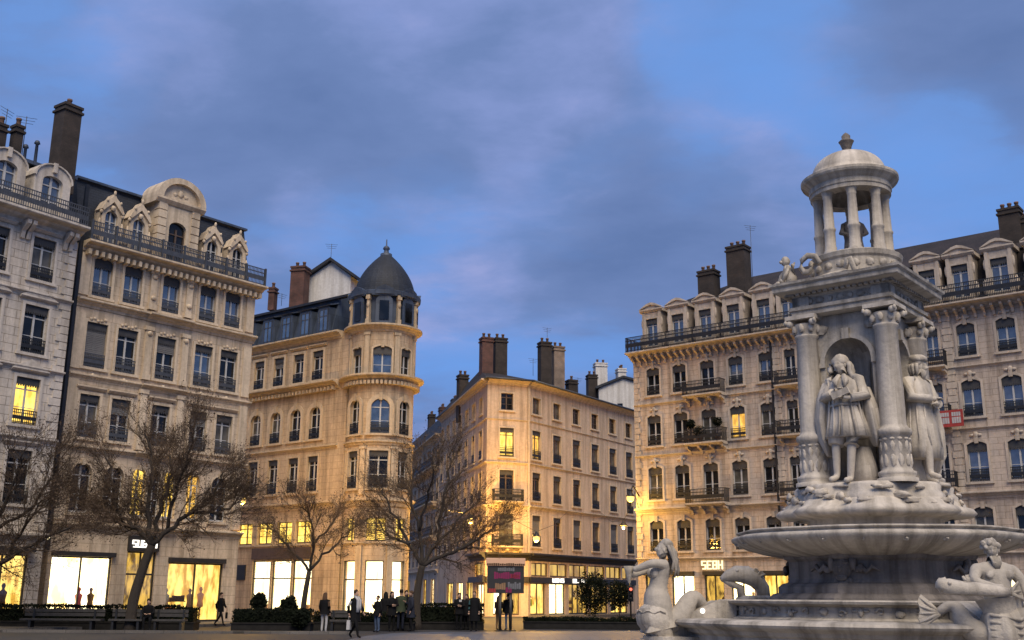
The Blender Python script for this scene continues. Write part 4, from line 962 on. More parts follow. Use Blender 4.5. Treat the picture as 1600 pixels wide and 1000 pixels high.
# ================================================================= bare winter trees
def tree(label, Y, trunk, limbs, rt, seed, dens=1.0, twl=1.0):
    rnd = random.Random(seed)
    base = at_y(*trunk[0], Y); base.z = 0
    t = thing('bare_tree', label, 'tree', base, 0, 'bare winter trees on the square')
    V = lambda p, dy=0.: at_y(p[0], p[1], Y+dy)-base
    tk = MB(); cr = MB()
    tp = [V(p) for p in trunk]; tp[0].z = -.05
    def smoothed(pts, k=3):
        out = []
        for i in range(len(pts)-1):
            a, b = pts[i], pts[i+1]; a0 = pts[max(0, i-1)]; b1 = pts[min(len(pts)-1, i+2)]
            for j in range(k):
                s = j/k; out.append(.5*((2*a)+(b-a0)*s+(2*a0-5*a+4*b-b1)*s*s+(3*a-3*b+b1-a0)*s**3))
        return out+[pts[-1]]
    sp = smoothed(tp); n = len(sp)
    tk.tube(sp, [rt*(1.35 if i == 0 else 1)*(1-.3*i/n) for i in range(n)], 10)
    def rv(): return Vector((rnd.uniform(-1, 1), rnd.uniform(-1, 1), rnd.uniform(-1, 1)))
    cen = sum((V(l[-1]) for l in limbs), Vector())/len(limbs); cen.z -= 1.5
    def twig(p, d, ln, r, lev):
        d = d.normalized(); pts = [p]; k = 3 if lev < 2 else 2; q = p.copy(); dd = d
        for i in range(k):
            dd = (dd+rv()*.28+Vector((0, 0, .10))).normalized(); q = q+dd*ln/k; pts.append(q)
        cr.tube(pts, [r*(1-.62*i/k) for i in range(k+1)], 3, cap=False)
        if lev >= 3:
            if rnd.random() < .5:
                e = pts[-1]; a = rv()*.05; b = rv()*.06; cr.poly([e, e+a, e+a+b, e+b])
            return
        m = (5, 4, 3)[lev] if lev < 3 else 0
        m = max(2, int(round(m*dens)))
        for i in range(m):
            s = .25+.75*(i+rnd.random())/m; j = min(k-1, int(s*k)); f = s*k-j
            pp = pts[j].lerp(pts[j+1], min(1, f)); out = (pp-cen); out.z *= .5; out = out.normalized() if out.length > .01 else Vector((0, 0, 1))
            nd = (dd*.55+rv()*.85+out*.35+Vector((0, 0, .18)))
            twig(pp, nd, ln*rnd.uniform(.52, .76), max(.0045, r*.54), lev+1)
    for l in limbs:
        dy0 = 0.; dy1 = rnd.uniform(-2.2, 2.2)
        if l[0] != trunk[-1]: dy0 = rnd.uniform(-.2, .2)
        pts = [V(p, dy1*(i/(len(l)-1))**1.3) for i, p in enumerate(l)]; 
        s = smoothed(pts, 4)
        for i in range(2, len(s)): s[i] = s[i]+rv()*.09
        r0 = rt*(.52 if l[0] == trunk[-1] else .38)
        tk.tube(s, [r0*(1-.78*i/len(s)) for i in range(len(s))], 7)
        for i in range(3, len(s)):
            f = i/len(s)
            for _ in range(2 if rnd.random() < .35+.4*dens else 1):
                out = s[i]-cen; out.z *= .4; out.normalize()
                dirn = (s[i]-s[i-1]).normalized()*.5+rv()*.8+out*.5+Vector((0, 0, .2))
                twig(s[i], dirn, rnd.uniform(1.0, 1.75)*twl*(1.0-.25*f), r0*(1-.75*f)*.30+.009, 0)
    tk.build('trunk', M['bark'], t); cr.build('crown', M['twig'], t)
    return t
tree('dark leafless tree at the picture edge with spreading branches before the grey house', 47, [(-78, 985), (-64, 930), (-32, 892)],
     [[(-32, 892), (12, 872), (52, 848), (108, 826)], [(-32, 892), (-12, 830), (20, 765), (38, 705)], [(-12, 830), (38, 802), (78, 752), (98, 700)], [(-32, 892), (-70, 820), (-60, 720)], [(12, 872), (40, 820), (62, 790)]], .23, 3, 1.15)
tree('leafless tree with thick leaning forked trunk before the bright shops of the cream house', 49, [(203, 987), (208, 940), (222, 892), (237, 852)],
     [[(237, 852), (215, 826), (190, 806), (176, 762), (166, 705)], [(237, 852), (231, 800), (240, 740), (228, 680)], [(237, 852), (262, 828), (300, 800), (335, 772), (350, 738)], [(262, 828), (270, 780), (292, 722), (302, 672)],
      [(215, 826), (180, 812), (148, 792), (122, 768)], [(300, 800), (340, 802), (368, 784)], [(237, 852), (250, 800), (268, 740), (262, 700)]], .25, 11, 1.2)
tree('slender leafless tree before the white lit shop front of the domed house', 56, [(471, 987), (475, 940), (483, 893)],
     [[(483, 893), (465, 868), (440, 842), (412, 815)], [(483, 893), (490, 850), (484, 812), (470, 790)], [(483, 893), (505, 866), (535, 842), (556, 822)], [(490, 850), (514, 822), (528, 800)]], .16, 23, 1.05, .8)
tree('wide leafless tree with thin upswept branches standing behind the group of people', 54, [(652, 988), (651, 940), (655, 906), (660, 884)],
     [[(660, 884), (640, 850), (613, 800), (598, 765)], [(660, 884), (655, 830), (642, 772), (650, 725)], [(660, 884), (680, 850), (690, 802), (700, 745), (704, 715)], [(660, 884), (690, 870), (725, 856), (757, 836), (775, 818)], [(680, 850), (715, 816), (742, 785)], [(640, 850), (612, 838), (592, 815)], [(655, 830), (668, 780), (676, 735)]], .21, 37, 1.12)

# ================================================================= hedges, planters, benches, shrubs
def leaves(mb, n, f, rnd, s=.07):
    for _ in range(n):
        p = f(); a = Vector((rnd.uniform(-1, 1), rnd.uniform(-1, 1), rnd.uniform(-1, 1))).normalized(); b = a.orthogonal().normalized(); k = s*rnd.uniform(.6, 1.4)
        mb.poly([p-a*k, p+b*k*.5, p+a*k, p-b*k*.5])
def hedge(label, x0, x1, Y, h, seed, dy=.8, planter=True):
    A = at_y(x0, 960, Y); B = at_y(x1, 960, Y); w = B.x-A.x; rnd = random.Random(seed)
    t = thing('hedge', label, 'hedge', ((A.x+B.x)/2, Y, 0), 0, 'clipped hedges along the square')
    z0 = 0
    if planter:
        mb = MB(); mb.box(-w/2, w/2, -dy/2-.06, dy/2+.06, 0, .3); mb.box(-w/2-.04, w/2+.04, -dy/2-.1, dy/2+.1, .3, .36); mb.build('planter', M['soil'], t); z0 = .36
    mb = MB()
    mb.box(-w/2+.08, w/2-.08, -dy/2+.06, dy/2-.06, z0, h-.1)
    def f():
        x = rnd.uniform(-w/2, w/2); y = rnd.choice((-1, 1, 0))*dy/2; z = rnd.uniform(z0, h)
        if y == 0: y = rnd.uniform(-dy/2, dy/2); z = h
        k = .07*noise.noise(Vector((x*1.3, y, z*1.5+seed)))
        return Vector((x, y*(1+k), z+k*1.6+rnd.uniform(-.05, .05)))
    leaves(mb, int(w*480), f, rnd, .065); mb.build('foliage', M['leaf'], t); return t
hedge('long dark hedge in a planter behind the stone benches before the cream house shops', -60, 308, 50.6, .98, 1)
hedge('dark hedge in a planter under the slender leafless tree', 366, 488, 50.5, .92, 2)
hedge('low dark hedge partly hidden by the standing people', 490, 648, 52.5, .72, 3)
hedge('loose dark hedge beside the man with the open coat near the advertising panel', 655, 756, 54.5, 1.15, 4)
hedge('low dark hedge before the dark shop front of the peach corner block', 818, 1012, 57, .5, 5)
def bench(label, xa, xb, Y):
    A = at_y(xa, 970, Y); B = at_y(xb, 970, Y); w = (B.x-A.x)
    t = thing('bench', label, 'bench', ((A.x+B.x)/2, Y, 0), 0, 'stone slab benches along the hedge')
    mb = MB(); mb.box(-w/2, w/2, -.24, .24, .42, .5); mb.build('seat', M['plank'], t)
    mb = MB(); 
    for k in range(2): mb.box(-w/2, w/2, .2-.02*k+.03, .27, .6+.17*k, .74+.17*k)
    mb.build('backrest', M['plank'], t)
    for s in (-1, 1):
        mb = MB(); mb.box(s*w*.38-.05, s*w*.38+.05, -.2, .2, 0, .42); mb.box(s*w*.38-.04, s*w*.38+.04, .17, .23, .42, .9); mb.build('leg', M['iron'], t)
bench('longest pale slab bench, nearest the bare tree at the picture edge', 34, 160, 48.8)
bench('short pale slab bench beside the seated dark figure', 172, 224, 48.8)
bench('pale slab bench at the end of the long hedge, beyond the leaning tree trunk', 238, 291, 48.8)
bench('pale slab bench beside the woman in light trousers', 516, 548, 50.4)
def shrub(label, x, Y, ztop, r, seed, pot=True, group='potted shrubs by the hedges'):
    rnd = random.Random(seed); A = at_y(x, 960, Y)
    t = thing('shrub', label, 'shrub', (A.x, Y, 0), 0, group); zc = ztop-r*1.1
    if pot: mb = MB(); mb.lathe([(r*.55, 0), (r*.7, .5), (r*.78, .52), (r*.78, .58), (r*.6, .58), (0, .55)], n=14); mb.build('pot', M['soil'], t)
    mb = MB(); mb.tube([(0, 0, .5 if pot else 0), (0, 0, zc)], .035, 6); mb.build('stem', M['bark'], t)
    mb = MB()
    def f():
        d = Vector((rnd.gauss(0, 1), rnd.gauss(0, 1), rnd.gauss(0, 1))).normalized(); k = rnd.uniform(.45, 1.0)*(1+.35*noise.noise(d*1.8+Vector((seed, 0, 0))))
        return Vector((0, 0, zc))+Vector((d.x*r, d.y*r, d.z*r*1.15))*k
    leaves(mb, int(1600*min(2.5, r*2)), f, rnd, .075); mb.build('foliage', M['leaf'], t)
shrub('rounded dark potted shrub before the white shop window, farther from the slender trunk', 404, 51.6, 1.62, .36, 5)
shrub('rounded dark potted shrub just beside the slender tree trunk', 451, 51.6, 1.5, .42, 6)
shrub('young evergreen tree in leaf before the lit shop signs of the peach block', 928, 70, 3.1, 1.15, 8, False, 'small green trees before the dark shop')
shrub('small leafy tree close to the red traffic signal', 968, 72, 2.6, .8, 9, False, 'small green trees before the dark shop')
shrub('low bushy shrub at the foot of the slender tree, before the hedge', 470, 50.0, .95, .4, 10, False, None)

# ================================================================= figures
def skin_mesh(pts, edges, sub=1, root=0):
    """pts: list of (co, radius); a continuous body grown round the joints"""
    me = bpy.data.meshes.new('body'); me.from_pydata([tuple(p[0]) for p in pts], edges, []); me.update()
    o = bpy.data.objects.new('body', me); col.objects.link(o)
    m = o.modifiers.new('skin', 'SKIN'); m.use_smooth_shade = True; m.branch_smoothing = .4
    for i, p in enumerate(pts):
        r = p[1]; me.skin_vertices[0].data[i].radius = r if isinstance(r, tuple) else (r, r)
        me.skin_vertices[0].data[i].use_root = (i == root)
    s = o.modifiers.new('sub', 'SUBSURF'); s.levels = sub; s.render_levels = sub
    dg = bpy.context.evaluated_depsgraph_get(); dg.update()
    r = bpy.data.meshes.new_from_object(o.evaluated_get(dg))
    bpy.data.objects.remove(o); bpy.data.meshes.remove(me)
    r.polygons.foreach_set('use_smooth', [True]*len(r.polygons))
    return r
def join(meshes):
    bm = bmesh.new()
    for me in meshes: bm.from_mesh(me)
    r = bpy.data.meshes.new('body'); bm.to_mesh(r); bm.free(); r.update(); return r
POSE = dict(pelvis=(0, 0, .95), belly=(0, 0, 1.1), chest=(0, 0, 1.29), neck=(0, -.005, 1.475), jaw=(0, -.025, 1.565), brow=(0, -.02, 1.655), crown=(0, 0, 1.72), nose=(0, -.118, 1.615),
            sh_a=(-.175, 0, 1.41), el_a=(-.23, .02, 1.13), wr_a=(-.235, -.06, .89), hd_a=(-.232, -.085, .81), sh_b=(.175, 0, 1.41), el_b=(.23, .02, 1.13), wr_b=(.235, -.06, .89), hd_b=(.232, -.085, .81),
            hip_a=(-.09, 0, .9), kn_a=(-.1, -.025, .5), an_a=(-.1, .02, .09), toe_a=(-.12, -.15, .035), hip_b=(.09, 0, .9), kn_b=(.1, -.025, .5), an_b=(.1, .02, .09), toe_b=(.12, -.15, .035))
RAD = dict(pelvis=(.15, .115), belly=(.14, .10), chest=(.165, .105), neck=.055, jaw=.07, brow=.088, crown=.062, nose=.014, sh=.062, el=.044, wr=.03, hd=.036, hip=.085, kn=.056, an=.04, toe=.034)
ED = [('pelvis', 'belly'), ('belly', 'chest'), ('chest', 'neck'), ('neck', 'jaw'), ('jaw', 'brow'), ('brow', 'crown'), ('chest', 'sh_a'), ('sh_a', 'el_a'), ('el_a', 'wr_a'), ('wr_a', 'hd_a'), ('chest', 'sh_b'), ('sh_b', 'el_b'), ('el_b', 'wr_b'), ('wr_b', 'hd_b'),
      ('pelvis', 'hip_a'), ('hip_a', 'kn_a'), ('kn_a', 'an_a'), ('an_a', 'toe_a'), ('pelvis', 'hip_b'), ('hip_b', 'kn_b'), ('kn_b', 'an_b'), ('an_b', 'toe_b')]
def head_mesh(jaw, brow, nose, scale, nu=30, nv=24, big=1.):
    """a head with brow, sockets, nose, lips and chin, set on the neck between jaw and brow"""
    j, b, no = Vector(jaw), Vector(brow), Vector(nose); c = j.lerp(b, .55); up = (b-j).normalized(); fw = (no-c); fw = (fw-up*fw.dot(up)).normalized(); sd = fw.cross(up)
    G = lambda x, m, s: math.exp(-((x-m)/s)**2)
    def P(i, k):
        a, t = 2*PI*(i % nu)/nu, PI*k/nv; s, f, u = math.sin(t)*math.sin(a), math.sin(t)*math.cos(a), math.cos(t)
        x, y, z = .074*s, .094*f, .122*u
        if u < 0: x *= 1-.34*(-u)**1.3; y *= 1-.05*u*u
        if f > 0:
            w = f**.6
            y += w*(.034*G(s, 0, .15)*G(u, -.20, .15)+.018*G(s, 0, .12)*G(u, .02, .14)-.017*G(abs(s), .38, .17)*G(u, .10, .12)+.007*G(u, .28, .10)*(1-G(s, 0, .12)*.5)-.008*G(u, -.52, .045)*G(s, 0, .32)+.007*(G(u, -.44, .05)+G(u, -.60, .06))*G(s, 0, .26)+.014*G(u, -.84, .16)*G(s, 0, .35)+.006*G(abs(s), .55, .2)*G(u, -.15, .18))
        return (c+sd*x*big+fw*y*big+up*z*big)*scale
    mb = MB()
    for k in range(nv):
        for i in range(nu):
            q = [P(i, k), P(i, k+1), P(i+1, k+1), P(i+1, k)]; mb.poly(q[:3] if k == nv-1 else ([q[0], q[1], q[2]] if k == 0 else q), True)
    for s in (-1, 1): mb.ball((c+sd*s*.074*big-fw*.008-up*.005)*scale, Vector((.016, .026, .034))*scale*big, 8, 6)
    return mb.mesh('head', M['skin'])
def body(pose=None, scale=1., fat=1., sub=1, fingers=True, nolegs=False):
    P = dict(POSE); P.update(pose or {}); keys = [k for k in P if k != 'nose' and not (nolegs and k[:3] in ('hip', 'kn_', 'an_', 'toe'))]
    pts = []
    for k in keys:
        r = RAD[k.split('_')[0]]; r = tuple(v*scale*fat for v in r) if isinstance(r, tuple) else r*scale*(fat if k.split('_')[0] not in ('neck', 'jaw', 'brow', 'crown', 'hd', 'wr') else 1)
        pts.append((Vector(P[k])*scale, r))
    ed = [(keys.index(a), keys.index(b)) for a, b in ED if a in keys and b in keys]
    ms = [skin_mesh(pts, ed, sub, keys.index('pelvis'))]
    mb = MB(); b = Vector(P['brow']); j = Vector(P['jaw']); fw = (Vector(P['nose'])-(b+j)/2).normalized(); side = fw.cross((b-j).normalized())
    no = Vector(P['nose'])
    ms.append(head_mesh(P['jaw'], P['brow'], P['nose'], scale))
    if fingers:
        for q in 'ab':
            h = Vector(P['hd_'+q]); d = (h-Vector(P['wr_'+q])).normalized(); sd = d.cross(Vector((0, 0, 1)) if abs(d.z) < .9 else Vector((0, 1, 0))).normalized(); up = sd.cross(d)
            for i, ln in enumerate((.062, .075, .07, .055)):
                o = h+d*.015+sd*(.026-.0175*i); mb.tube([o*scale, (o+d*ln*.55-up*.006)*scale, (o+d*ln-up*.022)*scale], [.0105*scale, .0095*scale, .007*scale], 5)
            o = h-d*.02+sd*.03; mb.tube([o*scale, (o+sd*.028+d*.025)*scale, (o+sd*.03+d*.052-up*.008)*scale], [.012*scale, .0105*scale, .008*scale], 5)
    ms.append(mb.mesh('detail', []) if False else mb.mesh('detail', M['skin']))
    for m in ms[:1]: m.materials.clear(); m.materials.append(M['skin'])
    return join(ms), P
def paint_body(me, P, scale, top, legs, shoe='black'):
    me.materials.clear()
    for k in ('skin', top, legs, shoe): me.materials.append(M[k])
    hands = [Vector(P['hd_a'])*scale, Vector(P['hd_b'])*scale]
    for p in me.polygons:
        c = p.center; z = c.z/scale
        if min((c-h).length for h in hands) < .095*scale: p.material_index = 0
        elif z > Vector(P['neck']).z-.005 and (Vector((c.x, c.y, 0))/scale-Vector((P['neck'][0], P['neck'][1], 0))).length < .16: p.material_index = 0
        elif z < .085: p.material_index = 3
        elif z < Vector(P['pelvis']).z and min(Vector((c.x-h.x, c.y-h.y, c.z-h.z)).length for h in hands) > .13*scale: p.material_index = 2
        else: p.material_index = 1
def person(label, x, Y, height, face, top='black', legs='black', hair='hair', pose=None, fat=1.1, coat=None, long_hair=False, extra=None, sit=0., group='people on the square'):
    A = at_y(x, 960, Y); s = height/1.76
    t = thing('person', label, 'person', (A.x, Y, 0), R(face), group)
    me, P = body(pose, s, fat); paint_body(me, P, s, top, legs)
    b = link(me, 'body', t)
    br = Vector(P['brow'])*s; h = MB()
    h.ball(br+Vector((0, .022, .012))*s, Vector((.094, .1, .098))*s, 12, 8, .12, x)
    if long_hair: h.loft([(br.x, br.y+.03*s, br.z+.03*s, .1*s, .09*s), (br.x, br.y+.055*s, br.z-.12*s, .12*s, .075*s), (br.x, br.y+.075*s, br.z-.32*s, .12*s, .06*s), (br.x, br.y+.07*s, br.z-.42*s, .06*s, .03*s)], 12)
    h.build('hair', M[hair], t)
    if coat:
        mt, zl, w = coat; c = MB(); pz = P['pelvis']; ch = P['chest']
        c.loft([(P['neck'][0]*s, P['neck'][1]*s, 1.475*s-(1.475-P['neck'][2])*s, .085*s, .075*s), (ch[0]*s, ch[1]*s, (ch[2]+.14)*s, .2*s, .12*s), (ch[0]*s, ch[1]*s, ch[2]*s, .205*s, .145*s), (pz[0]*s, pz[1]*s, (pz[2]+.12)*s, .175*s, .14*s), (pz[0]*s, pz[1]*s, (pz[2]-.05)*s, .2*s*w, .16*s*w), (pz[0]*s, (pz[1]+.01)*s, zl*s, .21*s*w, .18*s*w)], 20, .06, 6, x, cap=False)
        for q in 'ab':
            S_, E_, W_ = (Vector(P[k+'_'+q])*s for k in ('sh', 'el', 'wr')); c.tube([S_+(Vector(P['chest'])*s-S_)*.25, S_, E_, W_], [.085*s, .082*s, .065*s, .05*s], 10)
        c.build('coat', M[mt], t)
    if extra: extra(t, s, P)
    return t
WALK = dict(kn_a=(-.1, -.2, .52), an_a=(-.1, -.3, .12), toe_a=(-.11, -.46, .07), kn_b=(.1, .08, .5), an_b=(.1, .38, .16), toe_b=(.11, .26, .045), el_a=(-.24, .12, 1.15), wr_a=(-.24, .08, .92), hd_a=(-.24, .05, .84), el_b=(.24, -.05, 1.14), wr_b=(.22, -.2, .97), hd_b=(.215, -.25, .91))
ARMS = dict(el_a=(-.25, -.06, 1.15), wr_a=(-.08, -.2, 1.16), hd_a=(0, -.22, 1.17), el_b=(.25, -.06, 1.14), wr_b=(.08, -.21, 1.12), hd_b=(0, -.23, 1.12))
PHONE = dict(el_a=(-.22, -.05, 1.14), wr_a=(-.1, -.24, 1.25), hd_a=(-.06, -.29, 1.3))
def bag(mat, q='a', w=.26, h=.34):
    def f(t, s, P):
        H = Vector(P['hd_'+q])*s; mb = MB(); mb.slab([(-w/2, -h), (w/2, -h), (w/2*.92, 0), (-w/2*.92, 0)], -.06, .06); mb.tube([(-w*.25, 0, 0), (-w*.2, 0, .13), (w*.2, 0, .13), (w*.25, 0, 0)], .012, 5)
        o = mb.build('bag', M[mat], None, None); o.location = t.matrix_world @ H if False else (Matrix.Translation(t.location) @ Matrix.Rotation(t.rotation_euler.z, 4, 'Z')) @ (H-Vector((0, 0, .17))); o.rotation_euler = (0, 0, t.rotation_euler.z+.6)
        tag(o, {'pale': 'white carrier bag in the hand of the man striding in an open black coat', 'black': 'dark shoulder bag hanging from the hand of the person by the lit shop door'}[mat], 'bag')
    return f
def scarf(t, s, P):
    mb = MB()
    for k, l in ((-.05, .55), (.055, .48)): mb.tube([(k*s, -.085*s, 1.5*s), (k*1.1*s, -.172*s, 1.38*s), (k*s, -.178*s, 1.15*s), (k*s, -.18*s, (1.5-l)*s)], [.05*s, .055*s, .055*s, .06*s], 8)
    mb.lathe([(.08*s, -.05*s), (.105*s, 0), (.08*s, .05*s)], (0, 0, 1.5*s), 14); mb.build('scarf', M['pale'], t)
person('woman with long brown hair in a dark jacket and light grey trousers, seen from behind', 507, 47.8, 1.68, 160, 'brown', 'pale', 'brown', None, 1.12, ('black', .82, 1.05), True)
person('man striding in an open black coat with a long white scarf', 555, 41.8, 1.78, 50, 'pale', 'black', 'hair', WALK, 1.1, ('black', .62, 1.12), False, lambda t, s, P: (scarf(t, s, P), bag('pale', 'a')(t, s, P)))
person('shorter person in a bulky black jacket and pale jeans', 590, 49.5, 1.58, -40, 'black', 'jeans', 'hair', PHONE, 1.25, ('black', .78, 1.25))
person('dark figure with hood beside the person in pale jeans', 612, 50.5, 1.76, 30, 'black', 'black', 'black', ARMS, 1.2, ('black', .7, 1.1), True)
person('tallest dark figure of the standing group, in a green jacket', 626, 51.8, 1.86, 170, 'green', 'navy', 'hair', None, 1.15, ('green', .8, 1.05))
person('figure in a navy coat nearest the trunk of the wide tree, looking at a phone', 642, 50.8, 1.80, -75, 'navy', 'black', 'brown', PHONE, 1.15, ('navy', .6, 1.1))
person('hooded dark figure half hidden between the pale jeans and the green jacket', 602, 52.6, 1.74, 190, 'black', 'black', 'black', None, 1.2, ('black', .7, 1.1), True)
person('dark figure behind the man in the green jacket, arms crossed', 634, 53.4, 1.82, 20, 'black', 'black', 'hair', ARMS, 1.15, ('black', .7, 1.1))
person('dark figure standing behind the hedge between two others in black', 729, 54.0, 1.66, -30, 'black', 'black', 'brown', PHONE, 1.15, ('black', .7, 1.1), True)
person('person in black with a small white patch on the chest, behind the loose hedge', 717, 53.2, 1.72, 10, 'black', 'black', 'hair', ARMS, 1.15, ('black', .75, 1.05), False,
       lambda t, s, P: [mb.build('chest_badge', M['pale'], t) for mb in [MB()] if not mb.box(-.02, .1, -.19, -.165, 1.3, 1.4)])
person('man in a long dark coat open over a teal sweater, beside the loose hedge', 741, 51.5, 1.80, -8, 'teal', 'black', 'brown', None, 1.15, ('black', .45, 1.15), False,
       lambda t, s, P: [mb.build('lapel', M['pale'], t) for mb in [MB()] if not [mb.tube([(k*.5*s, -.11*s, 1.45*s), (k*s, -.176*s, 1.25*s), (k*s, -.17*s, .98*s)], .018*s, 6) for k in (-.11, .11)]])
person('person in tan trousers and brown jacket under the advertising panel', 779, 53.5, 1.60, 150, 'brown', 'tan', 'brown', ARMS, 1.15, ('brown', .84, 1.05), True)
person('person in black jacket and blue jeans under the advertising panel', 794, 53.0, 1.72, -160, 'black', 'jeans', 'hair', None, 1.12, ('black', .8, 1.05))
person('slim dark figure with a bag at the lit entrance of the cream house shop', 344, 56.2, 1.66, 70, 'black', 'black', 'hair', WALK, 1.05, ('black', .75, 1.), False, bag('black', 'b', .3, .3))
SIT = dict(pelvis=(0, .05, .56), belly=(0, .0, .72), chest=(0, -.06, .92), neck=(0, -.1, 1.1), jaw=(0, -.14, 1.18), brow=(0, -.14, 1.265), crown=(0, -.12, 1.33), nose=(0, -.24, 1.22), sh_a=(-.18, -.06, 1.03), el_a=(-.24, -.14, .78), wr_a=(-.12, -.32, .72), hd_a=(-.07, -.38, .72), sh_b=(.18, -.06, 1.03), el_b=(.24, -.14, .78), wr_b=(.12, -.32, .72), hd_b=(.07, -.38, .73),
           hip_a=(-.1, .0, .55), kn_a=(-.13, -.42, .54), an_a=(-.12, -.42, .1), toe_a=(-.13, -.58, .035), hip_b=(.1, .0, .55), kn_b=(.13, -.42, .54), an_b=(.14, -.36, .1), toe_b=(.15, -.52, .035))
t = thing('person', 'person in black seated on a bench end with hands in the lap', 'person', (at_y(231, 960, 48.7).x, 48.75, 0), R(12), 'people on the square')
me, P = body(SIT, 1., 1.15); paint_body(me, P, 1., 'black', 'black'); link(me, 'body', t)
mb = MB(); mb.ball((0, -.12, 1.28), (.1, .105, .1), 12, 8, .1); mb.build('hair', M['hair'], t)
mb = MB(); mb.loft([(0, -.1, 1.1, .09, .08), (0, -.07, 1.03, .21, .13), (0, -.04, .88, .22, .16), (0, .03, .66, .21, .18), (0, .04, .53, .23, .2)], 18, .05, 6); mb.build('coat', M['black'], t)

# ================================================================= advertising panel, traffic signal, banner, planters on the balcony
P = at_y(790, 900, 52.3); t = thing('advertising_panel', 'salmon topped advertising panel with dark poster and crimson lettering on a post', 'sign', (P.x, 52.3, 0), R(6))
w = .86; zb = at_y(790, 927, 52.3).z; zt = at_y(790, 874, 52.3).z
mb = MB(); mb.box(-w, w, -.1, .1, zb, zt-.3); mb.build('cabinet', M['dark'], t)
mb = MB(); mb.box(-w-.06, w+.06, -.16, .16, zt-.3, zt); mb.extr([(-.16, zt), (-.1, zt+.06), (.1, zt+.06), (.16, zt)], -w-.06, w+.06); mb.build('header', M['headl'], t)
mb = MB(); mb.tube([(-.25, 0, 0), (-.25, 0, zb)], .07, 10); mb.tube([(.25, 0, 0), (.25, 0, zb)], .07, 10); mb.box(-.5, .5, -.2, .2, 0, .05); mb.build('post', M['dark'], t)
hgt = zt-.3-zb
for nm, mt, x0, x1, a, b in (('poster_title', 'grey', -.38, .42, .8, .95), ('poster_letter_band', 'purple', -.55, .7, .52, .78), ('poster_letter_band', 'red', .25, .66, .55, .7), ('poster_picture', 'grey', .1, .72, .14, .42), ('poster_picture', 'tan', -.5, .0, .12, .4), ('poster_corner', 'red', -.8, -.45, .02, .2), ('poster_corner', 'purple', .0, .3, .02, .24), ('header_band', 'brown', -.9, .9, 1.0, 1.1)):
    mb = MB(); k = int((x1-x0)/.1)
    rr = random.Random(int(a*100+x0*10+500))
    for i in range(k):
        xx = x0+(x1-x0)*i/k; j = rr.uniform(0, .25)*(b-a); y = -.165 if nm == 'header_band' else -.104
        mb.box(xx, xx+(x1-x0)/k*.86, y-.004, y+.01, zb+hgt*(a+j*.4), zb+hgt*(b-j))
    mb.build(nm, M[mt], t)
P = at_y(985, 921, 71); t = thing('traffic_signal', 'dark traffic signal showing red at the corner of the rose stone block', 'traffic light', (P.x, 71, 0))
mb = MB(); mb.tube([(0, 0, 0), (0, 0, P.z+.55)], .06, 10); mb.lathe([(.16, 0), (.14, .12), (.07, .2)], n=12); mb.build('pole', M['iron'], t)
mb = MB(); mb.box(-.16, .16, -.22, -.05, P.z-.75, P.z+.2)
for i in range(3):
    mb.lathe([(.115, 0), (.115, .16)], (0, 0, 0), 14) if False else mb.tube([(0, -.2, P.z-.28*i), (0, -.34, P.z-.28*i+.03)], [.115, .125], 12, cap=False)
h = mb.build('signal_head', M['iron'], t)
for i, mt in enumerate(('redl', 'iron', 'iron')): mb = MB(); mb.ball((0, -.225, P.z-.28*i), (.1, .03, .1), 12, 8); mb.build('signal_lens', M[mt], h)
o = MB(); ub, zb = f_uz(F5, 1486, 654, -.8); o.slab([(-.72, -.5), (.72, -.5), (.72, .5), (-.72, .5)], -.02, .02)
t = thing('banner', 'red and white notice banner hung on an iron balcony beside the standing statue', 'banner', F5.mtx() @ Vector((ub, -.85, zb))+F5.base, F5.ang)
o.build('cloth', M['red'], t)
for a, b in ((.12, .36), (-.3, .06)):
    mb = MB()
    for i in range(9):
        if (i*7) % 5 != 3: mb.box(-.6+.134*i, -.6+.134*i+.11, -.03, -.022, a, b)
    mb.build('lettering', M['pale'], t)
for i, u in enumerate((4.9, 5.6, 7.0)):
    rnd = random.Random(90+i); P = F5.mtx() @ Vector((u, -.5, 12.0))+F5.base
    t = thing('balcony_plant', ('round clipped plant in a pot at the near corner of the planted iron balcony', 'low bushy plant in the middle of the planted iron balcony', 'round clipped plant in a pot at the far corner of the planted iron balcony')[i], 'plant', P, 0, 'pot plants on an iron balcony')
    mb = MB(); mb.lathe([(.14, 0), (.2, .32), (.22, .36), (.15, .36), (0, .33)], n=12); mb.build('pot', M['pot'], t)
    mb = MB(); zc, r_ = (1.35, .34) if i != 1 else (.75, .45)
    mb.tube([(0, 0, .3), (0, 0, zc)], .03, 5)
    leaves(mb, 700, lambda: Vector((0, 0, zc))+Vector((rnd.gauss(0, 1), rnd.gauss(0, 1), rnd.gauss(0, 1))).normalized()*r_*rnd.uniform(.5, 1.05), rnd, .06); mb.build('foliage', M['leaf'], t)

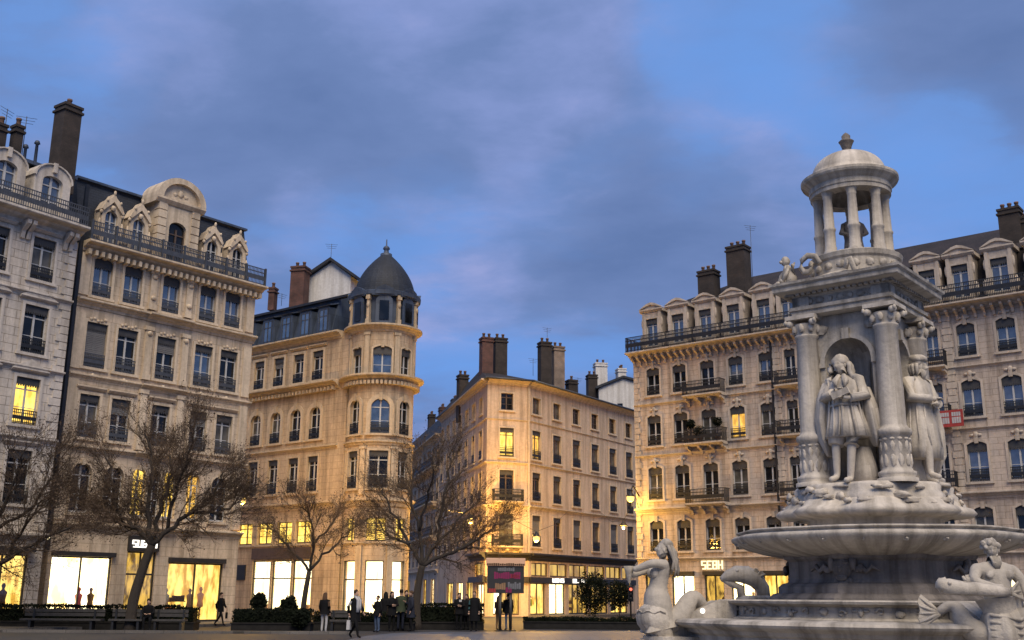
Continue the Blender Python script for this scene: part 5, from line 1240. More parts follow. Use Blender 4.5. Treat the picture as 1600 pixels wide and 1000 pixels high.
# ================================================================= street lamps (each lit in the photograph)
LAMPS = []
def lamp(label, x, y, Y, anchors, watts, bulb='lampg', r=.24, colr=(1., .53, .09)):
    P = at_y(x, y, Y); t = thing('street_lamp', label, 'street lamp', P, 0, 'lit street lamps')
    mb = MB(); mb.lathe([(.06, .42), (.1, .36), (.14, .3), (.3, .12), (.32, .06), (.28, .05), (.1, .2)], n=16); mb.build('lamp_head', M['iron'], t)
    mb = MB(); mb.ball((0, 0, -.08), r, 16, 10); mb.build('bulb', M[bulb], t)
    for a in anchors:
        a = Vector(a)-P; m = (a+Vector((0, 0, .42)))/2-Vector((0, 0, .02*a.length)); mb = MB(); mb.tube([(0, 0, .42), m, a], .018, 4); mb.build('cable', M['iron'], t)
    l = bpy.data.lights.new('lamp_light', 'POINT'); l.energy = watts; l.color = colr; l.shadow_soft_size = r+.02
    lo = bpy.data.objects.new('lamp_light', l); col.objects.link(lo); lo.parent = t; lo.location = (0, 0, -.45); LAMPS.append(lo)
W2 = lambda F, u, z, y=0.: F.mtx() @ Vector((u, y, z))+F.base
lamp('hanging street lamp between the cream house and the domed corner house', 378, 780, 63, [W2(F2, 11.2, 9.2), W2(F3, 3.5, 9.4)], LP[0])
lamp('far hanging street lamp glowing in the narrow side street', 735, 812, 83, [W2(F4l, 19, 8.2), Vector((-7.9, 77, 8.2))], LP[1])
lamp('hanging street lamp before the chamfered corner of the peach block', 838, 840, 79, [W2(F4c, 1., 8.6), W2(F4, 6, 8.6)], LP[2])
lamp('smaller hanging street lamp near the far end of the peach block', 974, 823, 80, [W2(F4, 12, 8.9), W2(F5, .2, 9.0)], LP[3], 'lampw', .12)
P4_ = at_y(985, 777, 78); lamp('wall bracket street lamp on the corner of the rose stone block', 985, 777, 77.5, [], LP[4], 'lampg', .27)
t = [o for o in bpy.data.objects if o.name.startswith('street_lamp')][-1]
P = at_y(985, 777, 77.5); q = W2(F5, .25, P.z+.15)-P
mb = MB(); mb.tube([(0, 0, .4), (q.x*.3, q.y*.3, .85), q], [.04, .045, .06], 8); mb.tube([q+Vector((0, 0, -1.2)), (q.x*.4, q.y*.4, .5)], .025, 6); mb.build('bracket', M['iron'], t)
# ================================================================= fountain
FC = Vector((6.8, 20.5, 0)); AE = R(6); SI = R(7)
fo = thing('fountain', 'carved marble fountain with statues in niches, wide bowl and a small domed temple on top', 'fountain', FC)
ST, SD = M['fount'], M['fountd']
FL = stone('clean_marble', (.59, .53, .45), dirt=.75, grain=9, bump=.35)
rz = lambda a: (lambda p, m=Matrix.Rotation(a, 4, 'Z'): m @ p)
mb = MB(); mb.lathe([(6.2, -.05), (6.2, .14), (5.6, .15), (5.6, .3), (5.0, .31), (4.3, .32)], n=64, smooth=False); mb.build('step', ST, fo)
mb = MB(); mb.lathe([(3.85, .3), (3.85, .45), (3.7, .52), (3.62, .56), (3.62, .98), (3.7, 1.02), (3.74, 1.08), (3.86, 1.11), (3.95, 1.15), (3.98, 1.19), (3.95, 1.235), (3.85, 1.255), (3.2, 1.26), (3.15, 1.0)], n=72, smooth=False); mb.build('pool_wall', ST, fo)
mb = MB(); mb.lathe([(2.9, 1.0), (2.9, 1.27), (2.82, 1.29), (2.76, 1.31), (2.76, 1.47), (2.84, 1.49), (2.94, 1.52), (2.96, 1.56), (2.9, 1.58), (2.2, 1.585), (2.1, 1.5)], n=72, smooth=False); bs = mb.build('frieze_basin', ST, fo)
rnd = random.Random(5); mb = MB()
n = 58
for i in range(n):
    a = 2*PI*i/n; r = 2.77; z = 1.39+.018*math.sin(i*2.1)
    c = Vector((r*math.sin(a), -r*math.cos(a), z)); m = Matrix.Rotation(a, 3, 'Z'); mb.cut()
    k = i % 4
    if k == 0: mb.ball(c, (.085, .045, .06), 10, 7, .25, i, m)
    elif k == 2:
        mb.ball(c, (.05, .05, .07), 8, 6, .3, i, m)
        for s in (-1, 1): mb.ball(c+m @ Vector((s*.08, 0, .025)), (.06, .03, .025), 8, 5, 0, 0, m)
    else:
        pts = []
        for j in range(9): t = j/8*5.2; q = .07*(1-j/11); pts.append(c+m @ Vector((q*math.cos(t)*(1 if k == 1 else -1), -.01, q*math.sin(t))))
        mb.tube(pts, [.024-.0015*j for j in range(9)], 6)
mb.pieces('carved_scroll', ST, bs)
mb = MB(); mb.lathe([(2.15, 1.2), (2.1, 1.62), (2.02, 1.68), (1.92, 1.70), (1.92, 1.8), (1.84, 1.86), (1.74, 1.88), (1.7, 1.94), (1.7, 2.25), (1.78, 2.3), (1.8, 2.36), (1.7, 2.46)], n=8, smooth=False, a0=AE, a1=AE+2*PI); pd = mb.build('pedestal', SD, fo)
for k in range(4):
    mk = MB(rz(AE-PI/4+k*PI/2)); y = -1.66; z = 2.08
    mk.ball((0, y, z+.05), (.17, .12, .2), 12, 10, .12, 3); mk.ball((0, y-.1, z+.03), (.035, .06, .06), 8, 6); mk.ball((0, y-.06, z-.12), (.1, .06, .06), 8, 6)
    for s in (-1, 1):
        mk.ball((s*.06, y-.085, z+.08), (.032, .03, .025), 8, 6); mk.ball((s*.075, y-.07, z+.135), (.06, .04, .022), 8, 6)
        mk.ball((s*.19, y, z+.12), (.07, .07, .13), 8, 8, .3, s); mk.ball((s*.28, y+.02, z+.02), (.1, .06, .06), 8, 6, .3, s); mk.ball((s*.09, y, z-.2), (.08, .07, .1), 8, 8, .3, s)
        mk.tube([(s*.3, y, z+.1), (s*.42, y+.02, z-.02), (s*.5, y+.06, z+.08), (s*.62, y+.12, z)], [.05, .05, .045, .02], 7)
    for j in range(5): mk.ball((-.16+.08*j, y, z+.25), (.05, .06, .06), 8, 6)
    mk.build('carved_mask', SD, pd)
mb = MB(); mb.lathe([(1.35, 2.3), (1.7, 2.34), (2.05, 2.40), (2.35, 2.48), (2.52, 2.55), (2.62, 2.61), (2.66, 2.66), (2.655, 2.70), (2.60, 2.725), (2.52, 2.73), (2.5, 2.745), (2.52, 2.765), (2.56, 2.78), (2.56, 2.80), (2.5, 2.815), (2.35, 2.80), (2.2, 2.7), (1.2, 2.62)], n=128, lob=(.035, 8)); bw = mb.build('bowl', ST, fo)
for k in range(24):
    a = 2*PI*(k+.5)/24; mb = MB(rz(a)); mb.ball((0, -2.5, 2.585), (.055, .06, .05), 8, 6, .2, k); mb.ball((0, -2.56, 2.575), (.022, .035, .02), 6, 5); mb.build('spout', ST, bw)
mb = MB(rz(AE)); 
mb.lathe([(1.25, 2.6), (1.22, 3.0), (1.4, 3.04)], n=32)
mb.lathe([(1.4, 3.02), (1.72, 3.05), (1.8, 3.12), (1.74, 3.2), (1.62, 3.24), (1.6, 3.3), (1.5, 3.36)], n=96, lob=(.14, 8)); 
mb.lathe([(1.5, 3.3), (1.5, 3.42), (1.42, 3.5), (1.44, 3.58), (1.38, 3.64), (1.2, 3.66), (0, 3.66)], n=64, lob=(.12, 8), smooth=True); mb.build('base_tier', FL, fo)
mb = MB()
for i in range(44):
    a = 2*PI*i/44+rnd.uniform(-.04, .04); zz = rnd.choice((3.24, 3.3, 3.38, 3.46, 3.53)); r = 1.43+.17*abs(math.sin(4*(a-AE)))-.35*(zz-3.24)+rnd.uniform(-.05, .03)
    mb.cut(); mb.ball((r*math.sin(a), -r*math.cos(a), zz), (rnd.uniform(.08, .16), rnd.uniform(.04, .07), rnd.uniform(.04, .07)), 12, 8, .6, i*3.1, Matrix.Rotation(a+rnd.uniform(-.5, .5), 3, 'Z'))
mb.pieces('carved_rockwork', FL, fo)
# core with four niches
hs = .71; zb, zt = 3.64, 7.08
mb = MB()
core = []
for k in range(4):
    m = Matrix.Rotation(AE-PI/4+k*PI/2, 4, 'Z') @ Matrix.Translation((0, -hs, 0)); q = MB(lambda p, m=m: m @ p)
    w, sp, ah = .45, 6.1, .45
    wall(q, -hs, hs, zb, zt, [(-w, w, zb+.1, sp+ah)], .001)
    ap = [(-w*math.cos(t), sp+ah*math.sin(t)) for t in [PI*j/14 for j in range(15)]]
    for a, b in zip(ap, ap[1:]): q.poly([(a[0], 0, a[1]), (b[0], 0, b[1]), (b[0], 0, sp+ah), (a[0], 0, sp+ah)])
    for i in range(12):
        t0, t1 = PI*i/12, PI*(i+1)/12; d = .56
        f = lambda t, z: (-w*math.cos(t), d*math.sin(t), z)
        q.poly([f(t0, zb+.1), f(t1, zb+.1), f(t1, sp), f(t0, sp)], True)
        for j in range(6):
            p0, p1 = PI/2*j/6, PI/2*(j+1)/6
            g = lambda t, p: (-w*math.cos(t)*math.cos(p), d*math.sin(t)*math.cos(p), sp+ah*math.sin(p))
            q.poly([g(t0, p0), g(t1, p0), g(t1, p1), g(t0, p1)] if j < 5 else [g(t0, p0), g(t1, p0), g(t0, p1)], True)
    q.poly([(-w, 0, zb+.1), (w, 0, zb+.1), (w, .56, zb+.1), (-w, .56, zb+.1)])
    for i in range(len(ap)-1): pass
    q.band(ap, [(x*1.2, sp+(z-sp)*1.2) for x, z in ap], -.05, .02); q.box(-w-.13, -w, -.05, .02, sp-.1, sp); q.box(w, w+.13, -.05, .02, sp-.1, sp); q.box(-.07, .07, -.09, .02, sp+ah-.02, sp+ah+.2)
    for s in (-1, 1):
        q.ball((s*.5, -.03, 6.78), (.16, .06, .1), 8, 6, .4, s); q.box(s*(w+.16)-.02, s*(w+.16)+.02, -.03, .01, zb+.1, 6.9)
    mb.f += [tuple(i+len(mb.v) for i in f_) for f_ in q.f]; mb.v += q.v; mb.sm += q.sm; mb.mi += q.mi; mb.uv += q.uv
mb.build('niche_block', ST, fo)
for k in range(4):
    a = AE+k*PI/2; c = (1.09*math.sin(a), -1.09*math.cos(a), 0)
    mb = MB(); mb.lathe([(.36, 3.62), (.36, 3.7), (.30, 3.72), (.335, 3.77), (.33, 3.82), (.275, 3.85), (.262, 3.9), (.258, 4.5), (.30, 4.52), (.315, 4.58), (.30, 4.63), (.25, 4.66), (.225, 4.72), (.225, 5.4), (.20, 6.62), (.23, 6.65), (.23, 6.69), (.2, 6.7)], c, 28)
    cl = mb.build('column', FL, fo)
    mb = MB(); 
    for i in range(12):
        t = 2*PI*i/12; m = Matrix.Rotation(t, 3, 'Z'); p = lambda r, z: Vector(c)+Vector((r*math.sin(t), -r*math.cos(t), z))
        mb.cut(); mb.ball(p(.258, 4.02), (.05, .03, .12), 8, 7, .3, i, m); mb.cut(); mb.ball(p(.252, 4.27+.03*(i % 2)), (.045, .028, .1), 8, 7, .4, i*2, m)
        mb.cut(); mb.ball(p(.255, 4.43), (.05, .03, .03), 8, 6, .2, i, m)
    mb.build('carved_leaf_band', FL, cl)
    mb = MB(lambda p, m=Matrix.Translation(c) @ Matrix.Rotation(a+PI/4, 4, 'Z'): m @ p)
    mb.lathe([(.2, 6.68), (.21, 6.78), (.25, 6.86), (.24, 6.92)], n=20); mb.box(-.3, .3, -.3, .3, 7.0, 7.08)
    for j in range(8):
        t = 2*PI*j/8; mb.ball((.235*math.sin(t), -.235*math.cos(t), 6.82), (.06, .06, .09), 7, 6, .3, j)
    for sx in (-1, 1):
        for sy in (-1, 1): mb.ball((sx*.235, sy*.235, 6.93), (.075, .075, .075), 10, 8); mb.ball((sx*.29, sy*.29, 6.95), (.035, .035, .05), 8, 6)
    mb.build('capital', FL, cl)
mb = MB(rz(AE+PI/4))
def sq(h, z): return [(-h, -h, z), (h, -h, z), (h, h, z), (-h, h, z)]
pr = [(.8, 7.06), (1.0, 7.09), (1.0, 7.2), (1.04, 7.2), (1.04, 7.27), (.93, 7.29), (.93, 7.46), (.98, 7.49), (1.02, 7.54), (1.26, 7.57), (1.27, 7.585), (1.27, 7.665), (1.32, 7.70), (1.33, 7.75), (1.25, 7.77), (.95, 7.84), (0, 7.86)]
pr = [(h*.965, z) for h, z in pr]
for (ha, za), (hb, zb_) in zip(pr, pr[1:]):
    A_, B_ = sq(ha, za), sq(hb, zb_)
    for i in range(4): mb.poly([A_[i], A_[(i+1) % 4], B_[(i+1) % 4], B_[i]] if hb > 0 else [A_[i], A_[(i+1) % 4], B_[i]])
en = mb.build('entablature', ST, fo)
mb = MB(rz(AE+PI/4))
for k in range(4):
    m = Matrix.Rotation(k*PI/2, 4, 'Z'); old = mb.xf; q = MB(lambda p, m=m: Matrix.Rotation(AE+PI/4, 4, 'Z') @ (m @ p))
    mb.cut()
    for i in range(19):
        x = -1.02+2.04*i/18; q.box(x-.035, x+.035, -1.05, -.93, 7.5, 7.55)
    for i in (-3, -2, -1, 0, 1, 2, 3): q.ball((i*.2, -.895, 7.375), (.09 if i % 2 == 0 else .06, .05, .06), 8, 6, .3, i)
    for s in (-1, 1): q.box(s*.78-.17, s*.78+.17, -.95, -.8, 7.285, 7.47)
    mb.f += [tuple(i+len(mb.v) for i in f_) for f_ in q.f]; mb.v += q.v; mb.sm += q.sm; mb.mi += q.mi; mb.uv += q.uv
mb.pieces('carved_frieze', ST, en)
mb = MB(); mb.lathe([(.95, 7.78), (.95, 7.86), (.86, 7.9), (.84, 8.1), (.88, 8.13), (.9, 8.2), (.82, 8.23), (0, 8.24)], n=40, smooth=False); 
for i in range(20):
    a = 2*PI*i/20; mb.ball((.85*math.sin(a), -.85*math.cos(a), 8.0), (.09, .05, .06), 8, 6, .35, i, Matrix.Rotation(a, 3, 'Z'))
mb.build('temple_base', ST, fo)
for k in range(8):
    a = R(-16)+k*PI/4; mb = MB(); mb.lathe([(.13, 8.23), (.13, 8.29), (.11, 8.31), (.118, 8.36), (.105, 8.38), (.105, 8.68), (.12, 8.7), (.12, 8.74), (.1, 8.76), (.085, 9.34), (.1, 9.37), (.09, 9.39), (.12, 9.46), (.14, 9.5)], (.64*math.sin(a), -.64*math.cos(a), 0), 16); mb.build('temple_column', FL, fo)
mb = MB(); mb.lathe([(.5, 9.47), (.78, 9.47), (.78, 9.55), (.80, 9.56), (.80, 9.66), (.84, 9.69), (.88, 9.73), (.93, 9.76), (.95, 9.8), (.95, 9.85), (.9, 9.87), (.76, 9.9), (.5, 9.9)], n=48, smooth=False); mb.lathe([(.5, 9.47), (.5, 9.6), (.4, 9.75), (0, 9.85)], n=32); mb.build('temple_cornice', ST, fo)
mb = MB(); mb.loft([(0, 0, 8.2, .24, .24), (0, 0, 8.4, .2, .2), (0, 0, 8.62, .17, .15), (0, 0, 8.8, .19, .14), (0, 0, 8.95, .2, .13), (0, 0, 9.03, .07, .07), (0, 0, 9.08, .06, .06)], 24, .12, 7); mb.ball((0, -.01, 9.16), (.085, .09, .11), 12, 9)
for s in (-1, 1): mb.tube([(s*.17, 0, 8.93), (s*.25, -.05, 8.75), (s*.15, -.16, 8.68)], [.06, .05, .035], 8)
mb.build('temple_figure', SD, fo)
mb = MB(); pf = [(.74, 9.88), (.74, 9.96)]+[(.72*math.cos(t)**.9, 9.96+.50*math.sin(t)) for t in [PI/2*j/12 for j in range(0, 12)]]+[(.1, 10.46)]
mb.lathe(pf, n=48)
mb.build('dome', FL, fo)
mb = MB(); mb.lathe([(.13, 10.44), (.13, 10.5), (.07, 10.53), (.09, 10.56), (.1, 10.6), (.14, 10.7), (.155, 10.72), (.12, 10.75), (.08, 10.78), (.09, 10.84), (.05, 10.89), (0, 10.93)], n=20); mb.build('finial', SD, fo)
for k, an in enumerate((AE-PI/2,)):
    mb = MB(lambda p, m=Matrix.Translation((1.38*math.sin(an), -1.38*math.cos(an), 7.78)) @ Matrix.Rotation(an, 4, 'Z') @ Matrix.Scale(.82, 4): m @ p)
    mb.loft([(0, 0, 0, .24, .2), (0, .02, .14, .2, .17), (0, -.02, .3, .13, .11), (0, -.03, .38, .07, .07)], 14, .1, 5); mb.ball((0, -.06, .46), (.095, .11, .1), 10, 8, .15); mb.ball((0, -.17, .44), (.04, .05, .035), 8, 6)
    for s in (-1, 1): mb.tube([(s*.1, -.04, .3), (s*.2, -.12, .2), (s*.14, -.2, .05)], [.05, .045, .05], 8); mb.tube([(s*.12, .06, .16), (s*.24, .02, .34), (s*.16, .1, .4)], [.06, .05, .02], 8); mb.ball((s*.12, -.2, .04), (.06, .09, .05), 8, 6)
    mb.build('corner_carving', ST, fo)
mb = MB(rz(AE-PI/4))
for s in (-1, 1): mb.cut(); mb.tube([(-.55+(.24-.02*j)*math.cos(j*.8)*1., -1.0, 8.02+(.2-.017*j)*math.sin(j*.8)) for j in range(10)] if s < 0 else [(.2+.3*j/6, -1.05, 7.86+.16*math.sin(j)) for j in range(7)], .05, 8)
mb.pieces('scroll', ST, fo)

# ---- statues
def xform(me, m): me.transform(m); return me
def statue(label, a, r, z0, H, face, pose, cloth, name='statue'):
    s = H/1.76; base = Vector((r*math.sin(a), -r*math.cos(a), z0)); mt = Matrix.Translation(base) @ Matrix.Rotation(face, 4, 'Z')
    me, P = body(pose, s, 1.08, 2)
    me.materials.clear(); me.materials.append(FL); me.transform(mt)
    o = link(me, name, fo); o['label'] = label
    cloth(o, s, P, mt); return o
def cloth_a(o, s, P, mt):
    X = lambda p: mt @ p
    c = MB(X); c.loft([(0, 0, 1.48*s, .075*s, .07*s), (0, -.005, 1.445*s, .12*s, .085*s), (0, -.005, 1.39*s, .2*s, .125*s), (0, -.01, 1.25*s, .205*s, .155*s), (0, 0, 1.06*s, .178*s, .15*s), (.0, 0, .95*s, .21*s, .185*s), (.01, 0, .8*s, .245*s, .21*s), (.01, 0, .62*s, .28*s, .235*s)], 48, .07, 8, .4)
    c.tube([Vector(P['sh_a'])*s+Vector((.05, 0, 0)), Vector(P['sh_a'])*s, Vector(P['el_a'])*s, Vector(P['wr_a'])*s], [.09*s, .085*s, .075*s, .058*s], 12)
    c.tube([Vector(P['sh_b'])*s-Vector((.05, 0, 0)), Vector(P['sh_b'])*s, Vector(P['el_b'])*s, Vector(P['wr_b'])*s], [.09*s, .085*s, .078*s, .06*s], 12)
    for i in range(11): a = 2*PI*i/11; c.tube([(.15*s*math.sin(a), -.13*s*math.cos(a), 1.36*s), (.2*s*math.sin(a), -.165*s*math.cos(a), 1.15*s), (.23*s*math.sin(a+.1), -.2*s*math.cos(a+.1), .85*s), (.27*s*math.sin(a+.15), -.235*s*math.cos(a+.15), .63*s)], [.006*s, .012*s, .018*s, .02*s], 6)
    c.tube([(-.175*s+.35*s*j/12, -.15*s*math.sin(PI*(j+1)/14)-.03*s, 1.06*s) for j in range(13)], .02*s, 6)
    for k in (-1, 1): c.tube([(k*.03*s, -.085*s, 1.47*s), (k*.07*s, -.15*s, 1.38*s), (k*.05*s, -.165*s, 1.28*s)], [.03*s, .045*s, .012*s], 8); c.tube([(k*.02*s, -.17*s, 1.04*s), (k*.025*s, -.2*s, .85*s), (k*.03*s, -.245*s, .64*s)], .014*s, 6)
    c.build('coat', FL, o)
    h = MB(X); b = Vector(P['brow'])*s; h.ball(b+Vector((0, .03, .02))*s, Vector((.115, .115, .11))*s, 16, 10, .15, 2)
    for k in range(14):
        a = -1.75+3.5*k/13
        x, y = math.sin(a), math.cos(a); q = []
        for j in range(7): w = .112+.012*j+.012*math.sin(j*1.9+k); q.append(Vector((b.x+x*w*s, b.y+.03*s+y*w*s*.9-(.02*s if abs(a) > 1.6 else 0), b.z-(.0+.055*j)*s)))
        h.tube(q, [.035*s]*5+[.028*s, .012*s], 7)
    h.build('long_hair', FL, o)
    d = MB(X)
    d.loft([(-.22*s, .06*s, 1.4*s, .09*s, .1*s), (-.29*s, .06*s, 1.2*s, .1*s, .12*s), (-.33*s, .08*s, .9*s, .10*s, .14*s), (-.31*s, .1*s, .62*s, .09*s, .14*s), (-.26*s, .12*s, .4*s, .05*s, .1*s)], 24, .25, 5, 1.)
    d.loft([(.25*s, .08*s, 1.3*s, .05*s, .08*s), (.30*s, .1*s, 1.0*s, .09*s, .12*s), (.34*s, .12*s, .65*s, .1*s, .13*s), (.33*s, .14*s, .5*s, .04*s, .06*s)], 20, .25, 5)
    d.build('cloak', FL, o)
    t = MB(X); t.loft([(.12*s, .16*s, -.02, .2*s, .16*s), (.13*s, .16*s, .25*s, .15*s, .12*s), (.12*s, .14*s, .5*s, .1*s, .09*s)], 16, .25, 5); t.loft([(-.1*s, .05, -.06, .3*s, .28*s), (-.1*s, .05, .0, .27*s, .25*s), (-.1*s, .04, .03, .2*s, .2*s)], 18, .12, 7)
    t.build('support', FL, o)
    k = MB(X)
    for q in 'ab': k.tube([Vector(P['hip_'+q])*s, Vector(P['hip_'+q]).lerp(Vector(P['kn_'+q]), .6)*s, Vector(P['kn_'+q])*s+Vector((0, 0, .03))], [.12*s, .125*s, .095*s], 14)
    k.build('breeches', FL, o)
    p = MB(X); 
    hb = Vector(P['hd_b'])*s; p.slab([(hb.x-.12*s, hb.z-.03*s), (hb.x+.1*s, hb.z+.05*s), (hb.x+.07*s, hb.z+.13*s), (hb.x-.15*s, hb.z+.06*s)], hb.y-.03*s, hb.y+.02*s); p.build('held_tablet', FL, o)
PA = dict(el_a=(-.25, -.05, 1.16), wr_a=(-.09, -.2, 1.22), hd_a=(-.02, -.225, 1.25), el_b=(.27, -.04, 1.17), wr_b=(.13, -.21, 1.13), hd_b=(.05, -.24, 1.14), kn_a=(-.13, -.09, .5), an_a=(-.15, -.07, .1), toe_a=(-.19, -.22, .05), hip_b=(.1, .0, .9), kn_b=(.08, -.12, .48), an_b=(.03, -.1, .06), toe_b=(.02, -.26, .03),
          jaw=(-.02, -.035, 1.56), brow=(-.03, -.03, 1.65), crown=(-.03, -.005, 1.715), nose=(-.055, -.13, 1.575))
statue('long-haired marble man in a belted coat with hands held to the chest', AE-PI/4, 1.0, 3.62, 2.52, AE-PI/4+.05, PA, cloth_a)
def cloth_b(o, s, P, mt):
    X = lambda p: mt @ p
    c = MB(X); c.loft([(0, 0, 1.49*s, .07*s, .065*s), (0, -.005, 1.445*s, .12*s, .085*s), (0, -.005, 1.37*s, .21*s, .13*s), (0, -.01, 1.2*s, .205*s, .16*s), (0, 0, .98*s, .19*s, .165*s), (.0, 0, .8*s, .23*s, .2*s), (.01, .02, .5*s, .27*s, .24*s), (.03*s, .05, .34*s, .25*s, .23*s)], 48, .09, 7, 1.2)
    for q in 'ab': c.tube([Vector(P['sh_'+q])*s*.9+Vector(P['chest'])*s*.1, Vector(P['sh_'+q])*s, Vector(P['el_'+q])*s, Vector(P['wr_'+q])*s], [.09*s, .09*s, .08*s, .06*s], 12)
    for i in range(12): a = 2*PI*i/12; c.tube([(.17*s*math.sin(a), -.15*s*math.cos(a), 1.2*s), (.21*s*math.sin(a), -.18*s*math.cos(a), .85*s), (.26*s*math.sin(a+.12), -.23*s*math.cos(a+.12)+.02, .5*s)], [.008*s, .016*s, .02*s], 6)
    c.build('coat', FL, o)
    h = MB(X); b = Vector(P['brow'])*s; h.ball(b+Vector((0, .02, .03))*s, Vector((.105, .108, .1))*s, 14, 9, .15, 5); h.loft([(b.x, b.y, b.z+.035*s, .108*s, .112*s), (b.x, b.y+.01*s, b.z+.09*s, .112*s, .115*s), (b.x, b.y+.03*s, b.z+.13*s, .08*s, .08*s)], 16, .06, 5)
    for k in range(9):
        a = -2.0+4.*k/8; x, y = math.sin(a), math.cos(a); h.tube([Vector((b.x+x*.1*s, b.y+.02*s+y*.1*s, b.z-.05*s*j)) for j in range(4)], [.03*s, .032*s, .026*s, .01*s], 6)
    j = Vector(P['jaw'])*s; h.loft([(j.x, j.y-.05*s, j.z+.03*s, .05*s, .03*s), (j.x, j.y-.06*s, j.z-.05*s, .045*s, .035*s), (j.x, j.y-.055*s, j.z-.13*s, .015*s, .015*s)], 10, .1, 4)
    h.build('cap_and_beard', FL, o)
    d = MB(X); d.loft([(.2*s, .05*s, 1.38*s, .09*s, .12*s), (.26*s, .06*s, 1.1*s, .09*s, .14*s), (.29*s, .06*s, .75*s, .1*s, .17*s), (.28*s, .06*s, .4*s, .09*s, .17*s), (.24*s, .08*s, .18*s, .05*s, .1*s)], 24, .22, 5)
    d.build('cloak', FL, o)
    t = MB(X); t.loft([(.0, .16*s, -.02, .22*s, .16*s), (.0, .16*s, .3*s, .15*s, .1*s), (0, .14*s, .55*s, .1*s, .09*s)], 16, .25, 5); t.loft([(0, -.02, -.06, .3*s, .3*s), (0, -.02, .0, .28*s, .28*s), (0, 0, .03, .2*s, .2*s)], 18, .12, 7); t.build('support', FL, o)
PB = dict(el_a=(-.26, -.07, 1.15), wr_a=(-.05, -.23, 1.13), hd_a=(.03, -.25, 1.14), el_b=(.26, -.06, 1.13), wr_b=(.06, -.24, 1.07), hd_b=(-.02, -.27, 1.07), kn_a=(-.1, -.16, .52), an_a=(-.12, -.17, .12), toe_a=(-.14, -.33, .06), kn_b=(.11, .02, .5), an_b=(.13, .07, .09), toe_b=(.15, -.09, .035),
          jaw=(.01, -.045, 1.555), brow=(.01, -.05, 1.645), crown=(.01, -.03, 1.71), nose=(.03, -.15, 1.565))
statue('capped marble man with crossed arms, coat to the knees and one foot forward', AE+PI/4, 1.0, 3.64, 2.52, AE+PI/4-.3, PB, cloth_b)

# ---- sea figures on the basin
HEADF = {SI-PI/2: Vector((0, -.2, .03)), SI: Vector((-.08, -.2, -.05))}
def sea_figure(label, a, pts, edges, hair, extras, mat=ST):
    """half human, half fish; local frame: -y outwards, x to the figure's left as seen from outside"""
    c = Vector((3.9*math.sin(a), -3.9*math.cos(a), 0)); mt = Matrix.Translation(c) @ Matrix.Rotation(a, 4, 'Z')
    ks = list(pts); b_, j_ = pts['brow'][0], pts['jaw'][0]
    me = join([skin_mesh([pts[k] for k in ks], [(ks.index(p), ks.index(q)) for p, q in edges], 2, 0), head_mesh(j_, b_, (j_+b_)/2+HEADF[a], 1., big=1.22)])
    me.materials.clear(); me.materials.append(mat); me.transform(mt); o = link(me, 'sea_figure', fo); o['label'] = label
    X = lambda p: mt @ p
    h = MB(X); hair(h); h.build('hair', mat, o)
    for nm, f in extras: e = MB(X); f(e); e.pieces(nm, mat, o)
    mb = MB(X); mb.lathe([(.62, .3), (.62, .42), (.52, .48), (.5, .84), (.56, .88), (.56, .94), (0, .96)], n=20, smooth=False); mb.build('plinth', ST, o)
    mb = MB(X); mb.extr([(-.1, .96), (.0, 1.24), (.75, 1.56), (1.1, 1.57), (1.1, .9), (.0, .9)], -.2, .2); mb.build('buttress', ST, o)
    return o
def fin(e, c, d, sp, L_, nrm=(0, 0, 1), n=9):
    """ribbed fan of a fish tail"""
    c, d, nrm = Vector(c), Vector(d).normalized(), Vector(nrm).normalized(); s = d.cross(nrm).normalized(); up = s.cross(d); ends = []
    for i in range(n):
        t = -sp+2*sp*i/(n-1); v = d*math.cos(t)+s*math.sin(t); l = L_*(.82+.22*abs(math.sin(t*2.2))); m = c+v*l*.55+up*(.03 if i % 2 else .0); q = c+v*l+up*(.02 if i % 2 else -.015)
        ends.append((m, q)); e.tube([c, m, q], [.04, .026, .012], 6)
    for (m0, q0), (m1, q1) in zip(ends, ends[1:]):
        for o in (up*.01, up*-.01): e.poly([c+o, m0+o, m1+o], True); e.poly([m0+o, q0+o, q1+o, m1+o], True)
# left: siren in profile, leaning back, arms raised forward, tail looping inwards
V3 = Vector
A_ = {'hip': (V3((0, -.34, 1.36)), (.33, .28)), 'low': (V3((0, -.28, 1.08)), (.27, .24)), 'waist': (V3((0, -.29, 1.72)), (.215, .18)), 'rib': (V3((0, -.25, 1.93)), (.235, .19)), 'chest': (V3((0, -.2, 2.1)), (.225, .18)), 'neck': (V3((0, -.13, 2.29)), .092), 'jaw': (V3((0, -.19, 2.38)), .09), 'brow': (V3((0, -.16, 2.49)), .118), 'crown': (V3((0, -.12, 2.57)), .09),
      'sl': (V3((-.21, -.22, 2.18)), .098), 'el': (V3((-.24, -.46, 2.08)), .08), 'wl': (V3((-.12, -.68, 2.0)), .062), 'hl': (V3((-.08, -.76, 1.99)), .055), 'sr': (V3((.21, -.19, 2.18)), .098), 'er': (V3((.27, -.44, 2.2)), .08), 'wr': (V3((.12, -.68, 2.1)), .062), 'hr': (V3((.08, -.75, 2.08)), .055),
      't1': (V3((.03, -.06, 1.16)), (.29, .26)), 't2': (V3((.05, .14, 1.28)), (.23, .22)), 't3': (V3((.05, .24, 1.5)), (.2, .19)), 't4': (V3((.0, .36, 1.64)), (.175, .165)), 't5': (V3((-.05, .5, 1.54)), (.14, .14)), 't6': (V3((-.1, .62, 1.4)), (.09, .09)), 't7': (V3((-.12, .8, 1.42)), (.06, .06))}
